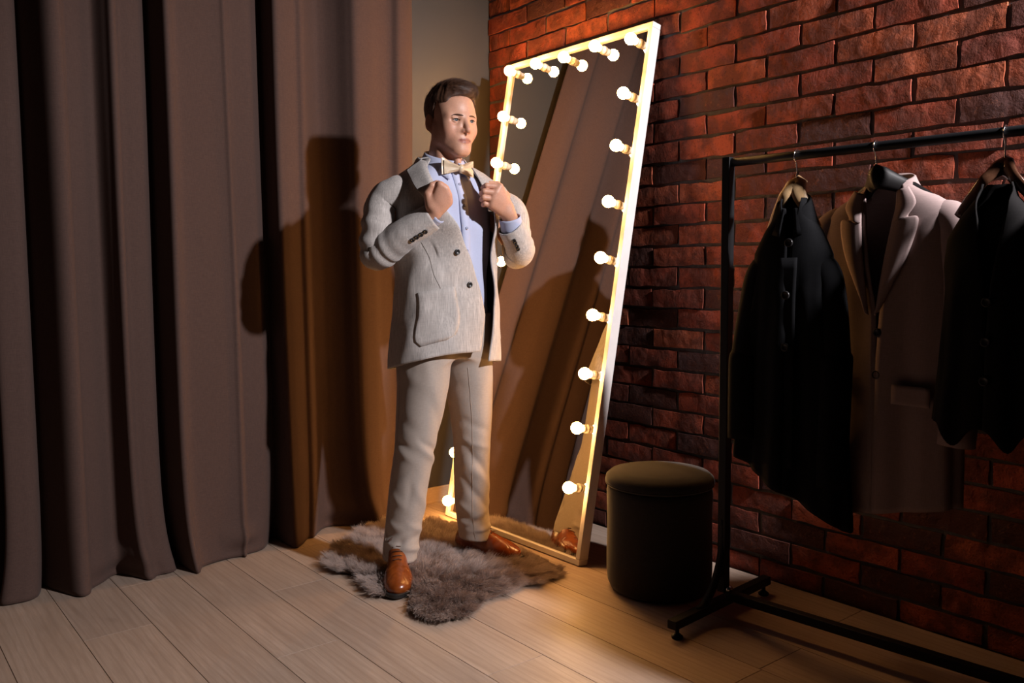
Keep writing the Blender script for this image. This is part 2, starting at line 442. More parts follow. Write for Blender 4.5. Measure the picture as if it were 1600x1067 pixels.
def brick_size(s):
    x0, y0, z0 = pix((0, s[1], s[2])); x1, y1, z1 = pix((0, s[0], s[2]))
    if z1 < 0.3 or z0 < 0.3: return -1
    vis = x1 > 0 and x0 < 1600 and -25 < (y0+y1)/2 < 1090
    return abs(x1-x0) if vis else -1
order = sorted(range(len(slots)), key=lambda k: -brick_size(slots[k]))
single = set(k for k in order[:300] if brick_size(slots[k]) > 0)
rest = []
for k, (a, b, z, hs) in enumerate(slots):
    me = BM[rng.integers(len(BM))]
    sy = (b-a-0.0118)/0.2345
    loc = (rng.normal(0, 0.0016), (a+b)/2+rng.normal(0, 0.0012), z+rng.normal(0, 0.0012))
    rx = rng.normal(0, 0.006); flip = 1 if rng.random() < 0.5 else -1
    o_s = (1, sy*flip, hs*(1 if rng.random() < 0.5 else -1))
    if k in single:
        o = bpy.data.objects.new('brick', me); o.location = loc; o.rotation_euler = (rx, 0, 0); o.scale = o_s
        link(o, wall_r)
    else: rest.append((me, loc, rx, o_s))
vv = []; ff = []
for me, loc, rx, s in rest:
    Mx = Matrix.LocRotScale(loc, Matrix.Rotation(rx, 3, 'X').to_quaternion(), s); b0 = len(vv)
    vv += [tuple(Mx @ v.co) for v in me.vertices]; ff += [tuple(b0+i for i in p.vertices) for p in me.polygons]
tag(mesh_obj('brickwork', vv, ff, M_BRICK, wall_r, smooth=False), kind='stuff')

# ------------------------------------------------------------------ curtain
def curtain_at(px, d, py=50.0):
    q = ray(px, py); tt = (Y_WALL-0.012-d-CAM[1])/q[1]; return CAM[0]+q[0]*tt
CP = [(-4.60, 0.02)]
for k in range(7): CP += [(-4.45+0.36*k, 0.13), (-4.36+0.36*k, 0.12), (-4.22+0.36*k, 0.03), (-4.17+0.36*k, 0.012)]
CP += [(-2.04, 0.09)]
for zx, d in ((0, .095), (36, .082), (48, .05), (56, .008), (90, .06), (152, .135), (195, .146), (213, .120), (226, .114), (258, .098), (300, .064), (345, .108), (368, .136), (381, .134), (396, .114), (430, .108), (461, .094), (470, .050), (477, .006),
              (505, .07), (543, .142), (561, .150), (577, .128), (600, .120), (680, .115), (735, .115), (752, .122), (769, .101), (790, .095), (832, .084), (852, .046), (862, .006), (890, .07), (918, .138), (945, .136), (985, .104), (1010, .102), (1044, .032),
              (1075, .034), (1120, .070), (1162, .118), (1190, .140), (1232, .122), (1262, .094), (1298, .082), (1325, .098), (1350, .082), (1366, .034)):
    CP.append((curtain_at(zx/2.133, d), d))
CP = np.array(CP)
NU, NV = 900, 80
cc = catmull(CP, 4000)
al = np.concatenate([[0], np.cumsum(np.linalg.norm(np.diff(cc, axis=0), axis=1))])
aw = np.linspace(0, al[-1], NU)
ss = np.interp(aw, al, cc[:, 0]); prof = np.interp(aw, al, cc[:, 1])
V = np.zeros((NU, NV, 3))
for j, h in enumerate(np.concatenate([np.linspace(3.05, 0.5, 36, endpoint=False), np.linspace(0.5, 0.004, 44)])):
    flare = math.exp(-h/0.14)
    sway = 0.006*np.sin(ss*5.1+h*1.7)+0.004*np.sin(ss*11+h*2.3+1)
    d = prof*(1+0.55*flare+0.10*np.sin(ss*3+h*1.1))+0.018*flare*np.sin(ss*17+3)-0.016*flare
    x = ss+sway*0.7+0.014*flare*np.sin(ss*23+1.2)+(0.03*flare)*np.sin(ss*7.0)
    y = Y_WALL-0.012-np.maximum(d, 0.004)-0.004*np.sin(h*2.1+ss*8)
    brk = 0.016*math.exp(-((h-0.075)/0.035)**2)*np.clip(np.sin(ss*14.0+0.6), 0, 1)-0.010*math.exp(-((h-0.03)/0.02)**2)*np.clip(np.sin(ss*14.0+0.6), 0, 1)
    V[:, j] = np.stack([x, y-brk, np.full(NU, h)+0.006*flare*np.sin(ss*15)*(1 if h > 0.02 else 0)], 1)
cur = quad_obj('curtain', V.reshape(-1, 3), np.array(grid_faces(NU, NV)), M_CURTAIN)
solid_mod(cur, 0.003)
tag(cur, 'heavy brown floor-length curtain in deep folds against the back wall', 'curtain')

# ------------------------------------------------------------------ vanity mirror with bulbs, leaning on the brick wall
MA = np.array([-0.42302, -1.02759, 0.004]); MU = np.array([0.18949852, 0, 0.98188101]); MN = np.array([0.98188101, 0, -0.18949852]); MS = np.array([0, 1.0, 0])
MW, MH, MT = 0.842, 1.985, 0.043
mir = empty('vanity_mirror', tuple(MA))
tag(mir, 'tall white framed mirror ringed with lit globe bulbs leaning on the brick wall', 'mirror')
def mp(s, t_, d): return MS*s+MU*t_+MN*d           # local to the mirror's empty
def mbox(name, s0, s1, t0, t1, d0, d1, mat, bev=0.0015):
    v = [mp(s, t_, d) for d in (d0, d1) for t_ in (t0, t1) for s in (s0, s1)]
    f = [(0, 1, 3, 2), (4, 6, 7, 5), (0, 4, 5, 1), (2, 3, 7, 6), (0, 2, 6, 4), (1, 5, 7, 3)]
    o = mesh_obj(name, v, f, mat, mir, smooth=False)
    bm = bmesh.new(); bm.from_mesh(o.data); bmesh.ops.recalc_face_normals(bm, faces=bm.faces); bm.to_mesh(o.data); bm.free()
    return bevel_mod(o, bev) if bev else o
FWD = 0.020
mbox('frame_side', 0, FWD, FWD, MH-FWD, 0, MT, M_WHITE); mbox('frame_side', MW-FWD, MW, FWD, MH-FWD, 0, MT, M_WHITE)
mbox('frame_rail', 0, MW, 0, FWD-0.0006, 0, MT, M_WHITE); mbox('frame_rail', 0, MW, MH-FWD+0.0006, MH, 0, MT, M_WHITE)
mbox('mirror_glass', FWD-0.003, MW-FWD+0.003, FWD-0.003, MH-FWD+0.003, 0.013, 0.017, M_MIRROR, 0)
mbox('back_panel', FWD-0.003, MW-FWD+0.003, FWD-0.003, MH-FWD+0.003, 0.019, 0.030, M_BACKING, 0)
ax3 = np.stack([MS, MU, -MN], 1)
GZ = 0.013
bulbs = [(0.064, t_) for t_ in (1.918, 1.715, 1.520, 1.312, 1.105, 0.894, 0.680, 0.482, 0.266)]
bulbs += [(0.784, t_) for t_ in (1.935, 1.734, 1.531, 1.325, 1.120, 0.910, 0.700, 0.490, 0.278, 0.072)]
bulbs += [(0.608, 1.932), (0.432, 1.924), (0.256, 1.932)]
prof_s = [(0, 0.0), (0.017, 0.0), (0.0165, 0.006), (0.0135, 0.012), (0.0125, 0.020), (0.0145, 0.0205), (0.0145, 0.0245), (0.0122, 0.025), (0.0120, 0.030), (0, 0.030)]
soc_me = bulb_me = ring_me = None
for s, t_ in bulbs:
    base = mp(s, t_, GZ)
    if soc_me is None:
        so = lathe('lamp_socket', prof_s, M_SOCKET, mir, 20, (0, 0, 0), ax3); soc_me = so.data
        R = 0.0222; pb = [(0, 0.026), (0.0100, 0.0265), (0.0105, 0.030)]
        a0 = math.acos(-0.0115/R*1.0) if False else math.radians(152)
        pb += [(R*math.sin(a), 0.0515+R*math.cos(a)) for a in np.linspace(a0, 0, 11)]
        bo = lathe('light_bulb', pb, M_BULB, so, 16, (0, 0, 0), ax3); bulb_me = bo.data
        ro = lathe('collar_ring', [(0.0146, 0.0215), (0.0150, 0.0215), (0.0150, 0.0228), (0.0146, 0.0228)], M_RING, so, 20, (0, 0, 0), ax3); ring_me = ro.data
    else:
        so = link(bpy.data.objects.new('lamp_socket', soc_me), mir)
        bo = link(bpy.data.objects.new('light_bulb', bulb_me), so)
        ro = link(bpy.data.objects.new('collar_ring', ring_me), so)
    so.location = tuple(base)

# ------------------------------------------------------------------ pouf
PC = (-0.345, -1.335); PR = 0.172
pouf = empty('pouf', (PC[0], PC[1], 0)); tag(pouf, 'round black upholstered pouf standing by the brick wall beside the mirror', 'pouf')
pb = [(0, 0.0), (PR-0.03, 0.0), (PR-0.012, 0.006), (PR-0.002, 0.028)]
pb += [(PR+0.001*math.sin(k*0.8), 0.03+k*0.033) for k in range(1, 10)]+[(PR-0.003, 0.343), (PR-0.008, 0.346), (0, 0.346)]
lathe('seat_drum', pb, M_POUF, pouf, 64)
pt = [(0, 0.347), (PR-0.006, 0.347), (PR+0.003, 0.350), (PR+0.006, 0.362), (PR+0.003, 0.376), (PR-0.010, 0.388), (PR-0.05, 0.397), (PR-0.10, 0.401), (0, 0.403)]
lathe('lid_cushion', pt, M_POUF, pouf, 64)
ang = np.linspace(0, 2*math.pi, 73)
tube('seam_piping', [((PR+0.0045)*math.cos(a), (PR+0.0045)*math.sin(a), 0.3555) for a in ang], 0.0016, M_POUF, pouf, 6, caps=False)

# ------------------------------------------------------------------ soft solids: distance fields turned into one skin by surface nets
class Field:
    def __init__(s, xs, ys, zs):
        s.x, s.y, s.z = [np.asarray(a, np.float32) for a in (xs, ys, zs)]
        s.F = np.full((len(s.x), len(s.y), len(s.z)), 1.0, np.float32)
    def region(s, lo, hi):
        sl = []
        for a, l, h in ((s.x, lo[0], hi[0]), (s.y, lo[1], hi[1]), (s.z, lo[2], hi[2])):
            i, j = np.searchsorted(a, l), np.searchsorted(a, h); sl.append(slice(max(i-1, 0), j+1))
        sl = tuple(sl)
        P = np.stack(np.meshgrid(s.x[sl[0]], s.y[sl[1]], s.z[sl[2]], indexing='ij'), -1)
        return sl, P
    def op(s, fn, lo, hi, k=0.01, mode='add'):
        sl, P = s.region(np.asarray(lo)-0.03-k, np.asarray(hi)+0.03+k)
        if 0 in P.shape: return
        d = fn(P).astype(np.float32); a = s.F[sl]
        if mode == 'add':
            h = np.maximum(k-np.abs(a-d), 0)/k if k > 0 else 0
            s.F[sl] = np.minimum(a, d)-h*h*k*0.25
        else:
            d = -d
            h = np.maximum(k-np.abs(a-d), 0)/k if k > 0 else 0
            s.F[sl] = np.maximum(a, d)+h*h*k*0.25
    def cone(s, a, b, ra, rb, k=0.01, mode='add', flat=None):
        a, b = np.asarray(a, float), np.asarray(b, float); r = max(ra, rb)
        def fn(P):
            ab = b-a; L = max(ab@ab, 1e-12); Q = P-a
            t = np.clip((Q@ab)/L, 0, 1)
            D = Q-t[..., None]*ab
            if flat is not None:
                ax, sc = flat; w = D@np.asarray(ax); D = D+(sc-1.0)*w[..., None]*np.asarray(ax)
            return np.linalg.norm(D, axis=-1)-(ra+(rb-ra)*t)
        s.op(fn, np.minimum(a, b)-r, np.maximum(a, b)+r, k, mode)
    def ell(s, c, r, k=0.01, R=None, mode='add'):
        c, r = np.asarray(c, float), np.asarray(r, float); m = r.max()
        def fn(P):
            Q = P-c
            if R is not None: Q = Q@np.asarray(R)
            g = np.linalg.norm(Q/r, axis=-1)
            g2 = np.linalg.norm(Q/(r*r), axis=-1)+1e-9
            return np.where(g > 0.2, g*(g-1)/g2, (g-1)*r.min())
        s.op(fn, c-m, c+m, k, mode)
    def chain(s, pts, rad, k=0.01, mode='add'):
        for i in range(len(pts)-1): s.cone(pts[i], pts[i+1], rad[i], rad[i+1], k, mode)
    def nets(s):
        F = s.F; S = F < 0
        A = np.zeros(tuple(n-1 for n in F.shape), np.uint8)
        for dx in (0, 1):
            for dy in (0, 1):
                for dz in (0, 1):
                    A += S[dx:F.shape[0]-1+dx, dy:F.shape[1]-1+dy, dz:F.shape[2]-1+dz]
        act = np.argwhere((A > 0) & (A < 8)); n = len(act)
        idx = np.full(A.shape, -1, np.int32); idx[tuple(act.T)] = np.arange(n)
        acc = np.zeros((n, 3)); cnt = np.zeros(n)
        I, J, K = act.T
        co = [(a, b, c) for a in (0, 1) for b in (0, 1) for c in (0, 1)]
        pos = lambda o: np.stack([s.x[I+o[0]], s.y[J+o[1]], s.z[K+o[2]]], 1).astype(float)
        for p in co:
            for ax in range(3):
                if p[ax]: continue
                q = list(p); q[ax] = 1
                f0 = F[I+p[0], J+p[1], K+p[2]]; f1 = F[I+q[0], J+q[1], K+q[2]]
                m = (f0 < 0) != (f1 < 0)
                t_ = np.where(m, f0/np.where(m, f0-f1, 1), 0)
                P = pos(p)*(1-t_[:, None])+pos(q)*t_[:, None]
                acc[m] += P[m]; cnt += m
        v = acc/cnt[:, None]
        quads = []
        for ax in range(3):
            b, c = [(1, 2), (2, 0), (0, 1)][ax]
            sl0 = [slice(None)]*3; sl1 = [slice(None)]*3
            sl0[ax] = slice(0, -1); sl1[ax] = slice(1, None)
            for o in (b, c): sl0[o] = slice(1, -1); sl1[o] = slice(1, -1)
            s0 = S[tuple(sl0)]; s1 = S[tuple(sl1)]
            E = np.argwhere(s0 != s1); fl = s0[tuple(E.T)]
            off = np.zeros(3, int); off[b] = 1; off[c] = 1; E = E+off
            def cell(db, dc):
                Q = E.copy(); Q[:, b] -= db; Q[:, c] -= dc; return idx[tuple(Q.T)]
            q = np.stack([cell(1, 1), cell(0, 1), cell(0, 0), cell(1, 0)], 1)
            q[~fl] = q[~fl][:, ::-1]
            quads.append(q)
        return v, np.concatenate(quads)
def relax(v, q, n=2, lam=0.5):
    for _ in range(n):
        acc = np.zeros_like(v); cnt = np.zeros(len(v))
        for k in range(4):
            a, b = q[:, k], q[:, (k+1) % 4]
            np.add.at(acc, a, v[b]); np.add.at(cnt, a, 1)
            np.add.at(acc, b, v[a]); np.add.at(cnt, b, 1)
        v = v+lam*(acc/np.maximum(cnt, 1)[:, None]-v)
    return v
def axis_steps(*segs):
    out = []
    for a, b, h in segs: out += list(np.arange(a, b-h*0.3, h))
    return np.array(out+[segs[-1][1]])
def lump(P, seed, freq, n=5):
    """cheap smooth noise: a few random plane waves"""
    r = np.random.default_rng(seed); out = 0
    for _ in range(n):
        k = r.normal(size=3)*freq; out = out+np.sin(P@k+r.uniform(0, 6.28))
    return out/n

def vert_normals(v, q):
    a = v[q[:, 2]]-v[q[:, 0]]; b = v[q[:, 3]]-v[q[:, 1]]; n = np.cross(a, b)
    o = np.zeros_like(v)
    for k in range(4): np.add.at(o, q[:, k], n)
    return o/np.maximum(np.linalg.norm(o, axis=1), 1e-9)[:, None]
# ------------------------------------------------------------------ the man
C0 = np.array([-0.757, -0.695])                    # trunk axis
def BP(x, f, z): return np.array([C0[0]+x, C0[1]-f, z])     # x to his left, f forward
# joints, each from where the photograph shows it
SH_R, SH_L = BP(-0.160, -0.005, 1.335), BP(0.150, -0.010, 1.318)
EL_R, EL_L = W(590, 394, -0.085), W(810, 395, 0.040)
WR_R, WR_L = W(674, 336, -0.175), W(795, 334, -0.075)
KN_R, KN_R2 = W(693, 301, -0.185), W(774, 303, -0.105)
# head frame: turned a little to his left
HYAW = math.radians(-1.5)
HC0 = np.array([-0.735, -0.720, 1.562])
HL = np.array([math.cos(HYAW), math.sin(HYAW), 0]); HF = np.array([math.sin(HYAW), -math.cos(HYAW), 0]); HU = np.array([0, 0, 1.0])
HP_ = math.radians(-2.0)
HF, HU = HF*math.cos(HP_)+HU*math.sin(HP_), HU*math.cos(HP_)-HF*math.sin(HP_)
HR = np.stack([HL, HF, HU], 1)                     # columns left, forward, up
HS = 1.0
def hd(x, f, z): return HC0+HS*(HL*x+HF*f+HU*z)

fb = Field(axis_steps((-1.02, -0.93, 0.010), (-0.93, -0.59, 0.0022), (-0.59, -0.44, 0.010)),
           axis_steps((-1.00, -0.60, 0.0022), (-0.60, -0.50, 0.010)),
           axis_steps((0.05, 1.20, 0.016), (1.20, 1.70, 0.0022)))
def trunk(fld, grow=0.0, z0=0.80, z1=1.42):
    zs = [0.70, 0.80, 0.95, 1.05, 1.20, 1.30, 1.345, 1.385, 1.42]
    aw = [0.155, 0.160, 0.145, 0.145, 0.165, 0.168, 0.158, 0.10, 0.055]
    df = [0.095, 0.10, 0.10, 0.105, 0.112, 0.098, 0.080, 0.060, 0.05]
    db = [0.11, 0.11, 0.09, 0.09, 0.10, 0.10, 0.09, 0.075, 0.06]
    def fn(P):
        z = P[..., 2]; A = tab(zs, aw, z)+grow
        y = -(P[..., 1]-C0[1]); B = np.where(y > 0, tab(zs, df, z), tab(zs, db, z))+grow
        g = (np.abs((P[..., 0]-C0[0])/A)**2.4+np.abs(y/B)**2.4)**(1/2.4)
        return np.maximum((g-1)*np.minimum(A, B)*0.9, np.maximum(z0-z, z-z1))
    fld.op(fn, (C0[0]-0.22, C0[1]-0.16, z0), (C0[0]+0.22, C0[1]+0.16, z1), 0.02)
trunk(fb)
# legs and arms under the clothes
HIP_R, HIP_L = BP(-0.085, 0, 0.84), BP(0.085, 0, 0.84)
KNE_R, KNE_L = np.array([-0.892, -0.706, 0.46]), np.array([-0.657, -0.708, 0.46])
ANK_R, ANK_L = np.array([-0.955, -0.695, 0.085]), np.array([-0.640, -0.690, 0.085])
for h, k_, a in ((HIP_R, KNE_R, ANK_R), (HIP_L, KNE_L, ANK_L)):
    fb.chain([h, k_, a], [0.060, 0.042, 0.032], 0.02)
for s_, e_, w_ in ((SH_R, EL_R, WR_R), (SH_L, EL_L, WR_L)):
    fb.cone(s_, e_, 0.030, 0.030, 0.02)
    fb.cone(e_, e_+(w_-e_)*0.35, 0.036, 0.038, 0.01)
    fb.cone(e_+(w_-e_)*0.35, w_, 0.038, 0.0255, 0.01)
# neck
fb.cone(hd(0, -0.022, -0.055), BP(0.003, -0.012, 1.37), 0.054, 0.060, 0.02)
fb.cone(hd(-0.050, -0.010, -0.05), BP(-0.012, 0.040, 1.395), 0.016, 0.012, 0.02)
fb.cone(hd(0.050, -0.010, -0.05), BP(0.020, 0.040, 1.395), 0.016, 0.012, 0.02)
fb.ell(hd(0, 0.048, -0.135), (0.012, 0.010, 0.014), 0.02)
# skull and face
def hell(x, f, z, r, k=0.01, mode='add', rot=None):
    R = HR if rot is None else HR@rot
    fb.ell(hd(x, f, z), np.array(r)*HS, k, R, mode)
def hcone(a, b, ra, rb, k=0.01, mode='add'):
    fb.cone(hd(*a), hd(*b), ra*HS, rb*HS, k, mode)
hell(0, -0.012, 0.044, (0.0735, 0.092, 0.082), 0.01)
hell(0, 0.030, 0.030, (0.062, 0.060, 0.065), 0.03)
hell(0, 0.032, -0.035, (0.055, 0.056, 0.075), 0.025)
hell(0, 0.043, -0.078, (0.032, 0.038, 0.034), 0.025)
for sx in (-1, 1):
    hcone((sx*0.049, 0.012, -0.053), (sx*0.021, 0.064, -0.097), 0.015, 0.012, 0.024)
    hcone((sx*0.060, 0.010, -0.020), (sx*0.049, 0.012, -0.056), 0.014, 0.016, 0.02)
    hell(sx*0.041, 0.057, -0.030, (0.021, 0.020, 0.020), 0.030)
    hell(sx*0.041, 0.028, -0.024, (0.019, 0.040, 0.038), 0.03)
    hell(sx*0.046, 0.040, 0.016, (0.015, 0.026, 0.026), 0.022)
    hcone((sx*0.012, 0.0835, 0.0145), (sx*0.046, 0.0665, 0.0145), 0.0080, 0.0070, 0.018)
hcone((-0.009, 0.0765, -0.1015), (0.009, 0.0765, -0.1015), 0.0135, 0.0135, 0.022)
hell(0, 0.067, -0.064, (0.031, 0.0225, 0.028), 0.024)
EY = 0.0315
for sx in (-1, 1): hell(sx*0.0335, 0.0935, -0.001, (0.0165, 0.018, 0.0115), 0.014, 'sub')
for sx in (-1, 1): hcone((sx*0.0115, 0.0815, 0.004), (sx*0.0160, 0.0830, -0.032), 0.0095, 0.0090, 0.016)
hcone((0, 0.086, 0.016), (0, 0.104, -0.026), 0.0062, 0.0078, 0.010)
hcone((0, 0.0925, 0.000), (0, 0.1085, -0.032), 0.0058, 0.0092, 0.008)
hell(0, 0.1075, -0.0345, (0.0098, 0.0095, 0.0085), 0.005)
for sx in (-1, 1):
    hell(sx*0.0118, 0.0945, -0.0365, (0.0064, 0.0100, 0.0072), 0.007)
    hell(sx*0.0062, 0.1015, -0.0455, (0.0026, 0.0042, 0.0022), 0.003, 'sub')
hell(0, 0.0985, -0.0465, (0.0030, 0.0055, 0.006), 0.006)
# lids: a shell round each eyeball with an almond opening
for sx in (-1, 1):
    cx_, cf_, cz_ = sx*EY, 0.0735, -0.001
    def lid(P, sx=sx, cx_=cx_, cf_=cf_, cz_=cz_):
        Q = ((P-hd(cx_, cf_, cz_))@HR)/HS
        d = np.linalg.norm(Q, axis=-1)-0.0142
        xx = Q[..., 0]/0.0138
        top = 0.0038*(1-np.clip(xx*xx, 0, 1.4)); bot = -0.0040*(1-np.clip(xx*xx, 0, 1.4))
        z = Q[..., 2]
        slit = np.minimum(top-z, z-bot); slit = np.where(Q[..., 1] > 0.004, slit, -0.01)
        return np.maximum(d, slit)
    fb.op(lid, hd(cx_, cf_, cz_)-0.018, hd(cx_, cf_, cz_)+0.018, 0.0025)
    def cut(P, sx=sx, cx_=cx_, cf_=cf_, cz_=cz_):
        Q = ((P-hd(cx_, cf_, cz_))@HR)/HS
        xx = Q[..., 0]/0.0138; z = Q[..., 2]
        top = 0.0036*(1-np.clip(xx*xx, 0, 1.4)); bot = -0.0037*(1-np.clip(xx*xx, 0, 1.4))
        return np.maximum(np.maximum(z-top, bot-z), np.maximum(0.0085-Q[..., 1], Q[..., 1]-0.03))
    fb.op(cut, hd(cx_, cf_, cz_)-0.018, hd(cx_, cf_, cz_)+0.018, 0.001, 'sub')
    hcone((sx*(EY-0.013), cf_+0.0105, cz_+0.0075), (sx*(EY+0.012), cf_+0.0065, cz_+0.0075), 0.0032, 0.0035, 0.005)
# mouth
for sx in (-1, 1):
    hcone((0, 0.0910, -0.0640), (sx*0.012, 0.0886, -0.0643), 0.0042, 0.0038, 0.004)
    hcone((sx*0.012, 0.0886, -0.0643), (sx*0.0250, 0.0795, -0.0678), 0.0038, 0.0020, 0.004)
    hcone((0, 0.0896, -0.0742), (sx*0.011, 0.0876, -0.0737), 0.0056, 0.0048, 0.004)
    hcone((sx*0.011, 0.0876, -0.0737), (sx*0.0235, 0.0800, -0.0700), 0.0048, 0.0020, 0.004)
for sx in (-1, 1):
    hcone((0, 0.0962, -0.0690), (sx*0.013, 0.0936, -0.0688), 0.0022, 0.0020, 0.0015, 'sub')
    hcone((sx*0.013, 0.0936, -0.0688), (sx*0.0265, 0.0826, -0.0692), 0.0020, 0.0012, 0.0015, 'sub')
# ears
for sx in (-1, 1):
    ca, sa = math.cos(sx*0.35), math.sin(sx*0.35)
    rot = np.array([[ca, -sa, 0], [sa, ca, 0], [0, 0, 1]])
    hell(sx*0.076, -0.016, -0.004, (0.0075, 0.0175, 0.030), 0.006, rot=rot)
    hell(sx*0.071, -0.008, -0.030, (0.007, 0.009, 0.011), 0.006)
    hell(sx*0.0835, -0.011, 0.000, (0.0042, 0.0095, 0.0185), 0.003, 'sub', rot=rot)
# hands -------------------------------------------------------------
def hand(wrist, mcp, pip, dip, tip, thumb, elbow):
    wrist = np.asarray(wrist); rad = [0.0098, 0.0102, 0.0097, 0.0085]
    palm_c = np.mean(mcp, axis=0)
    for i in range(4):
        base = wrist+(mcp[i]-palm_c)*0.45+(palm_c-wrist)*0.12
        fb.cone(base, mcp[i], 0.0155, 0.0118, 0.014)
        if i < 3: fb.cone((base+mcp[i+1])/2, (mcp[i]+mcp[i+1])/2, 0.012, 0.010, 0.012)
    for i in range(4):
        r = rad[i]
        fb.ell(mcp[i], (r*1.12,)*3, 0.004)
        fb.chain([mcp[i], pip[i]], [r*1.02, r*0.98], 0.0025)
        fb.chain([pip[i], dip[i]], [r*0.98, r*0.88], 0.0025)
        fb.chain([dip[i], tip[i]], [r*0.88, r*0.74], 0.0025)
    fb.chain([thumb[0], thumb[1]], [0.0165, 0.0125], 0.010)
    fb.chain(thumb[1:], [0.0122, 0.0112, 0.0085][:len(thumb)-1], 0.003)
# his left hand (right in the picture): back of the hand to us, fingers bent over the lapel edge
m_ = [W(781.0, 291.5, -0.118), W(775.0, 301.0, -0.126), W(770.0, 310.5, -0.124), W(767.5, 320.5, -0.116)]
p_ = [W(760.0, 290.0, -0.128), W(756.5, 299.0, -0.136), W(755.5, 308.5, -0.134), W(757.5, 318.0, -0.124)]
d_ = [W(755.0, 293.5, -0.108), W(752.5, 302.5, -0.114), W(752.5, 311.5, -0.113), W(755.0, 320.0, -0.106)]
t_ = [W(763.0, 296.5, -0.090), W(761.0, 305.0, -0.094), W(760.5, 313.5, -0.094), W(762.5, 321.0, -0.089)]
th = [W(790, 306, -0.070), W(777, 289, -0.080), W(764, 288, -0.088), W(756, 291, -0.090)]
hand(W(794, 331, -0.078), m_, p_, d_, t_, th, EL_L)
# his right hand (left in the picture): fist with the knuckles at the right edge, thumb above the lapel
m_ = [W(687.0, 288.5, -0.215), W(696.0, 295.0, -0.210), W(700.5, 305.5, -0.200), W(701.5, 316.5, -0.188)]
p_ = [W(684.5, 286.5, -0.178), W(694.0, 293.5, -0.170), W(698.0, 304.5, -0.160), W(698.5, 315.0, -0.152)]
d_ = [W(676.0, 292.0, -0.168), W(684.0, 298.0, -0.158), W(688.0, 307.0, -0.149), W(689.0, 316.0, -0.143)]
t_ = [W(670.0, 299.0, -0.180), W(677.0, 304.0, -0.172), W(681.0, 311.5, -0.163), W(682.0, 319.0, -0.156)]
th = [W(672, 320, -0.196), W(668, 302, -0.204), W(675, 290, -0.208), W(682, 285.5, -0.205)]
hand(W(677, 331, -0.188), m_, p_, d_, t_, th, EL_R)
bv, bq = fb.nets()
bv = relax(bv, bq, 2, 0.45)
man = quad_obj('person', bv, bq, M_SKIN)
tag(man, 'young man in pale grey blazer, blue shirt and gold bow tie, gripping both lapels', 'person')
hq = ((bv-HC0)@HR)/HS                             # head coordinates for the skin tints
tint = np.tile(np.array([[0.60, 0.32, 0.215]]), (len(bv), 1))
def blend(c, w):
    global tint
    tint = tint*(1-w[:, None])+np.array([c])*w[:, None]
g_ = lambda x, f, z, r: np.exp(-(((hq-np.array([x, f, z]))/np.array(r))**2).sum(1))
for sx in (-1, 1):
    blend((0.70, 0.33, 0.235), 0.5*g_(sx*0.043, 0.07, -0.035, (0.022, 0.03, 0.020)))
    blend((0.64, 0.27, 0.18), 0.6*g_(sx*0.080, -0.012, 0, (0.016, 0.03, 0.035)))
blend((0.70, 0.31, 0.21), 0.5*g_(0, 0.108, -0.035, (0.014, 0.014, 0.012)))
lipw = np.clip(1.25-((hq[:, 0]/0.0262)**2+((hq[:, 2]+0.0687)/0.0088)**2), 0, 1)*(hq[:, 1] > 0.072)
blend((0.31, 0.100, 0.080), np.clip(lipw*1.6, 0, 0.80))
for kp in (KN_R, KN_R2):
    dd = np.exp(-(np.linalg.norm(bv-kp, axis=1)/0.05)**2); blend((0.64, 0.33, 0.235), 0.6*dd)
at = man.data.color_attributes.new('tint', 'FLOAT_COLOR', 'POINT')
at.data.foreach_set('color', np.concatenate([tint, np.ones((len(bv), 1))], 1).astype(np.float32).ravel())
# eyes
for sx in (-1, 1):
    bm = bmesh.new(); bmesh.ops.create_uvsphere(bm, u_segments=24, v_segments=16, radius=0.0122*HS)
    e = bm_obj('eye', bm, M_EYE, man, smooth=True)
    # local -Y of the ball looks where he looks: ahead and slightly to his left
    look = (HF+0.10*HL+0.02*HU); look /= np.linalg.norm(look)
    yv = -look; zv = HU-look*np.dot(HU, look); zv /= np.linalg.norm(zv); xv = np.cross(yv, zv)
    Mx = Matrix.Identity(4); p = hd(sx*EY, 0.0735, -0.001)
    for i in range(3): Mx[i][0], Mx[i][1], Mx[i][2], Mx[i][3] = xv[i], yv[i], zv[i], p[i]
    e.matrix_local = Mx
    lash = [hd(sx*EY+0.0138*x, 0.0735+math.sqrt(max(0.0001, 0.0147**2-(0.0138*x)**2-0.0044**2)), -0.001+0.0040*(1-x*x)) for x in np.linspace(-0.92, 0.92, 9)]
    tube('eyelash', lash, [0.0005, 0.0009, 0.0012, 0.0013, 0.0013, 0.0013, 0.0012, 0.0009, 0.0005], M_LIDLINE, man, 6)
    # eyebrow: a thin tapered pad that hugs the brow
    P = [hd(sx*x, f, z) for x, f, z in ((0.0125, 0.0, 0.0132), (0.020, 0.0, 0.0145), (0.030, 0.0, 0.0160), (0.040, 0.0, 0.0152), (0.0485, 0.0, 0.0112))]
    P = [p+HF*(hq[(np.abs(hq[:, 0]-((p-HC0)@HR)[0]) < 0.003) & (np.abs(hq[:, 2]-((p-HC0)@HR)[2]) < 0.003), 1].max()-((p-HC0)@HR)[1]+0.0002) for p in P]
    tube('eyebrow', catmull(P, 14), np.interp(np.linspace(0, 1, 14), [0, 0.2, 0.6, 1], [0.0014, 0.0023, 0.0021, 0.0007]), M_HAIR, man, 8, flat=0.50, ref=HU)
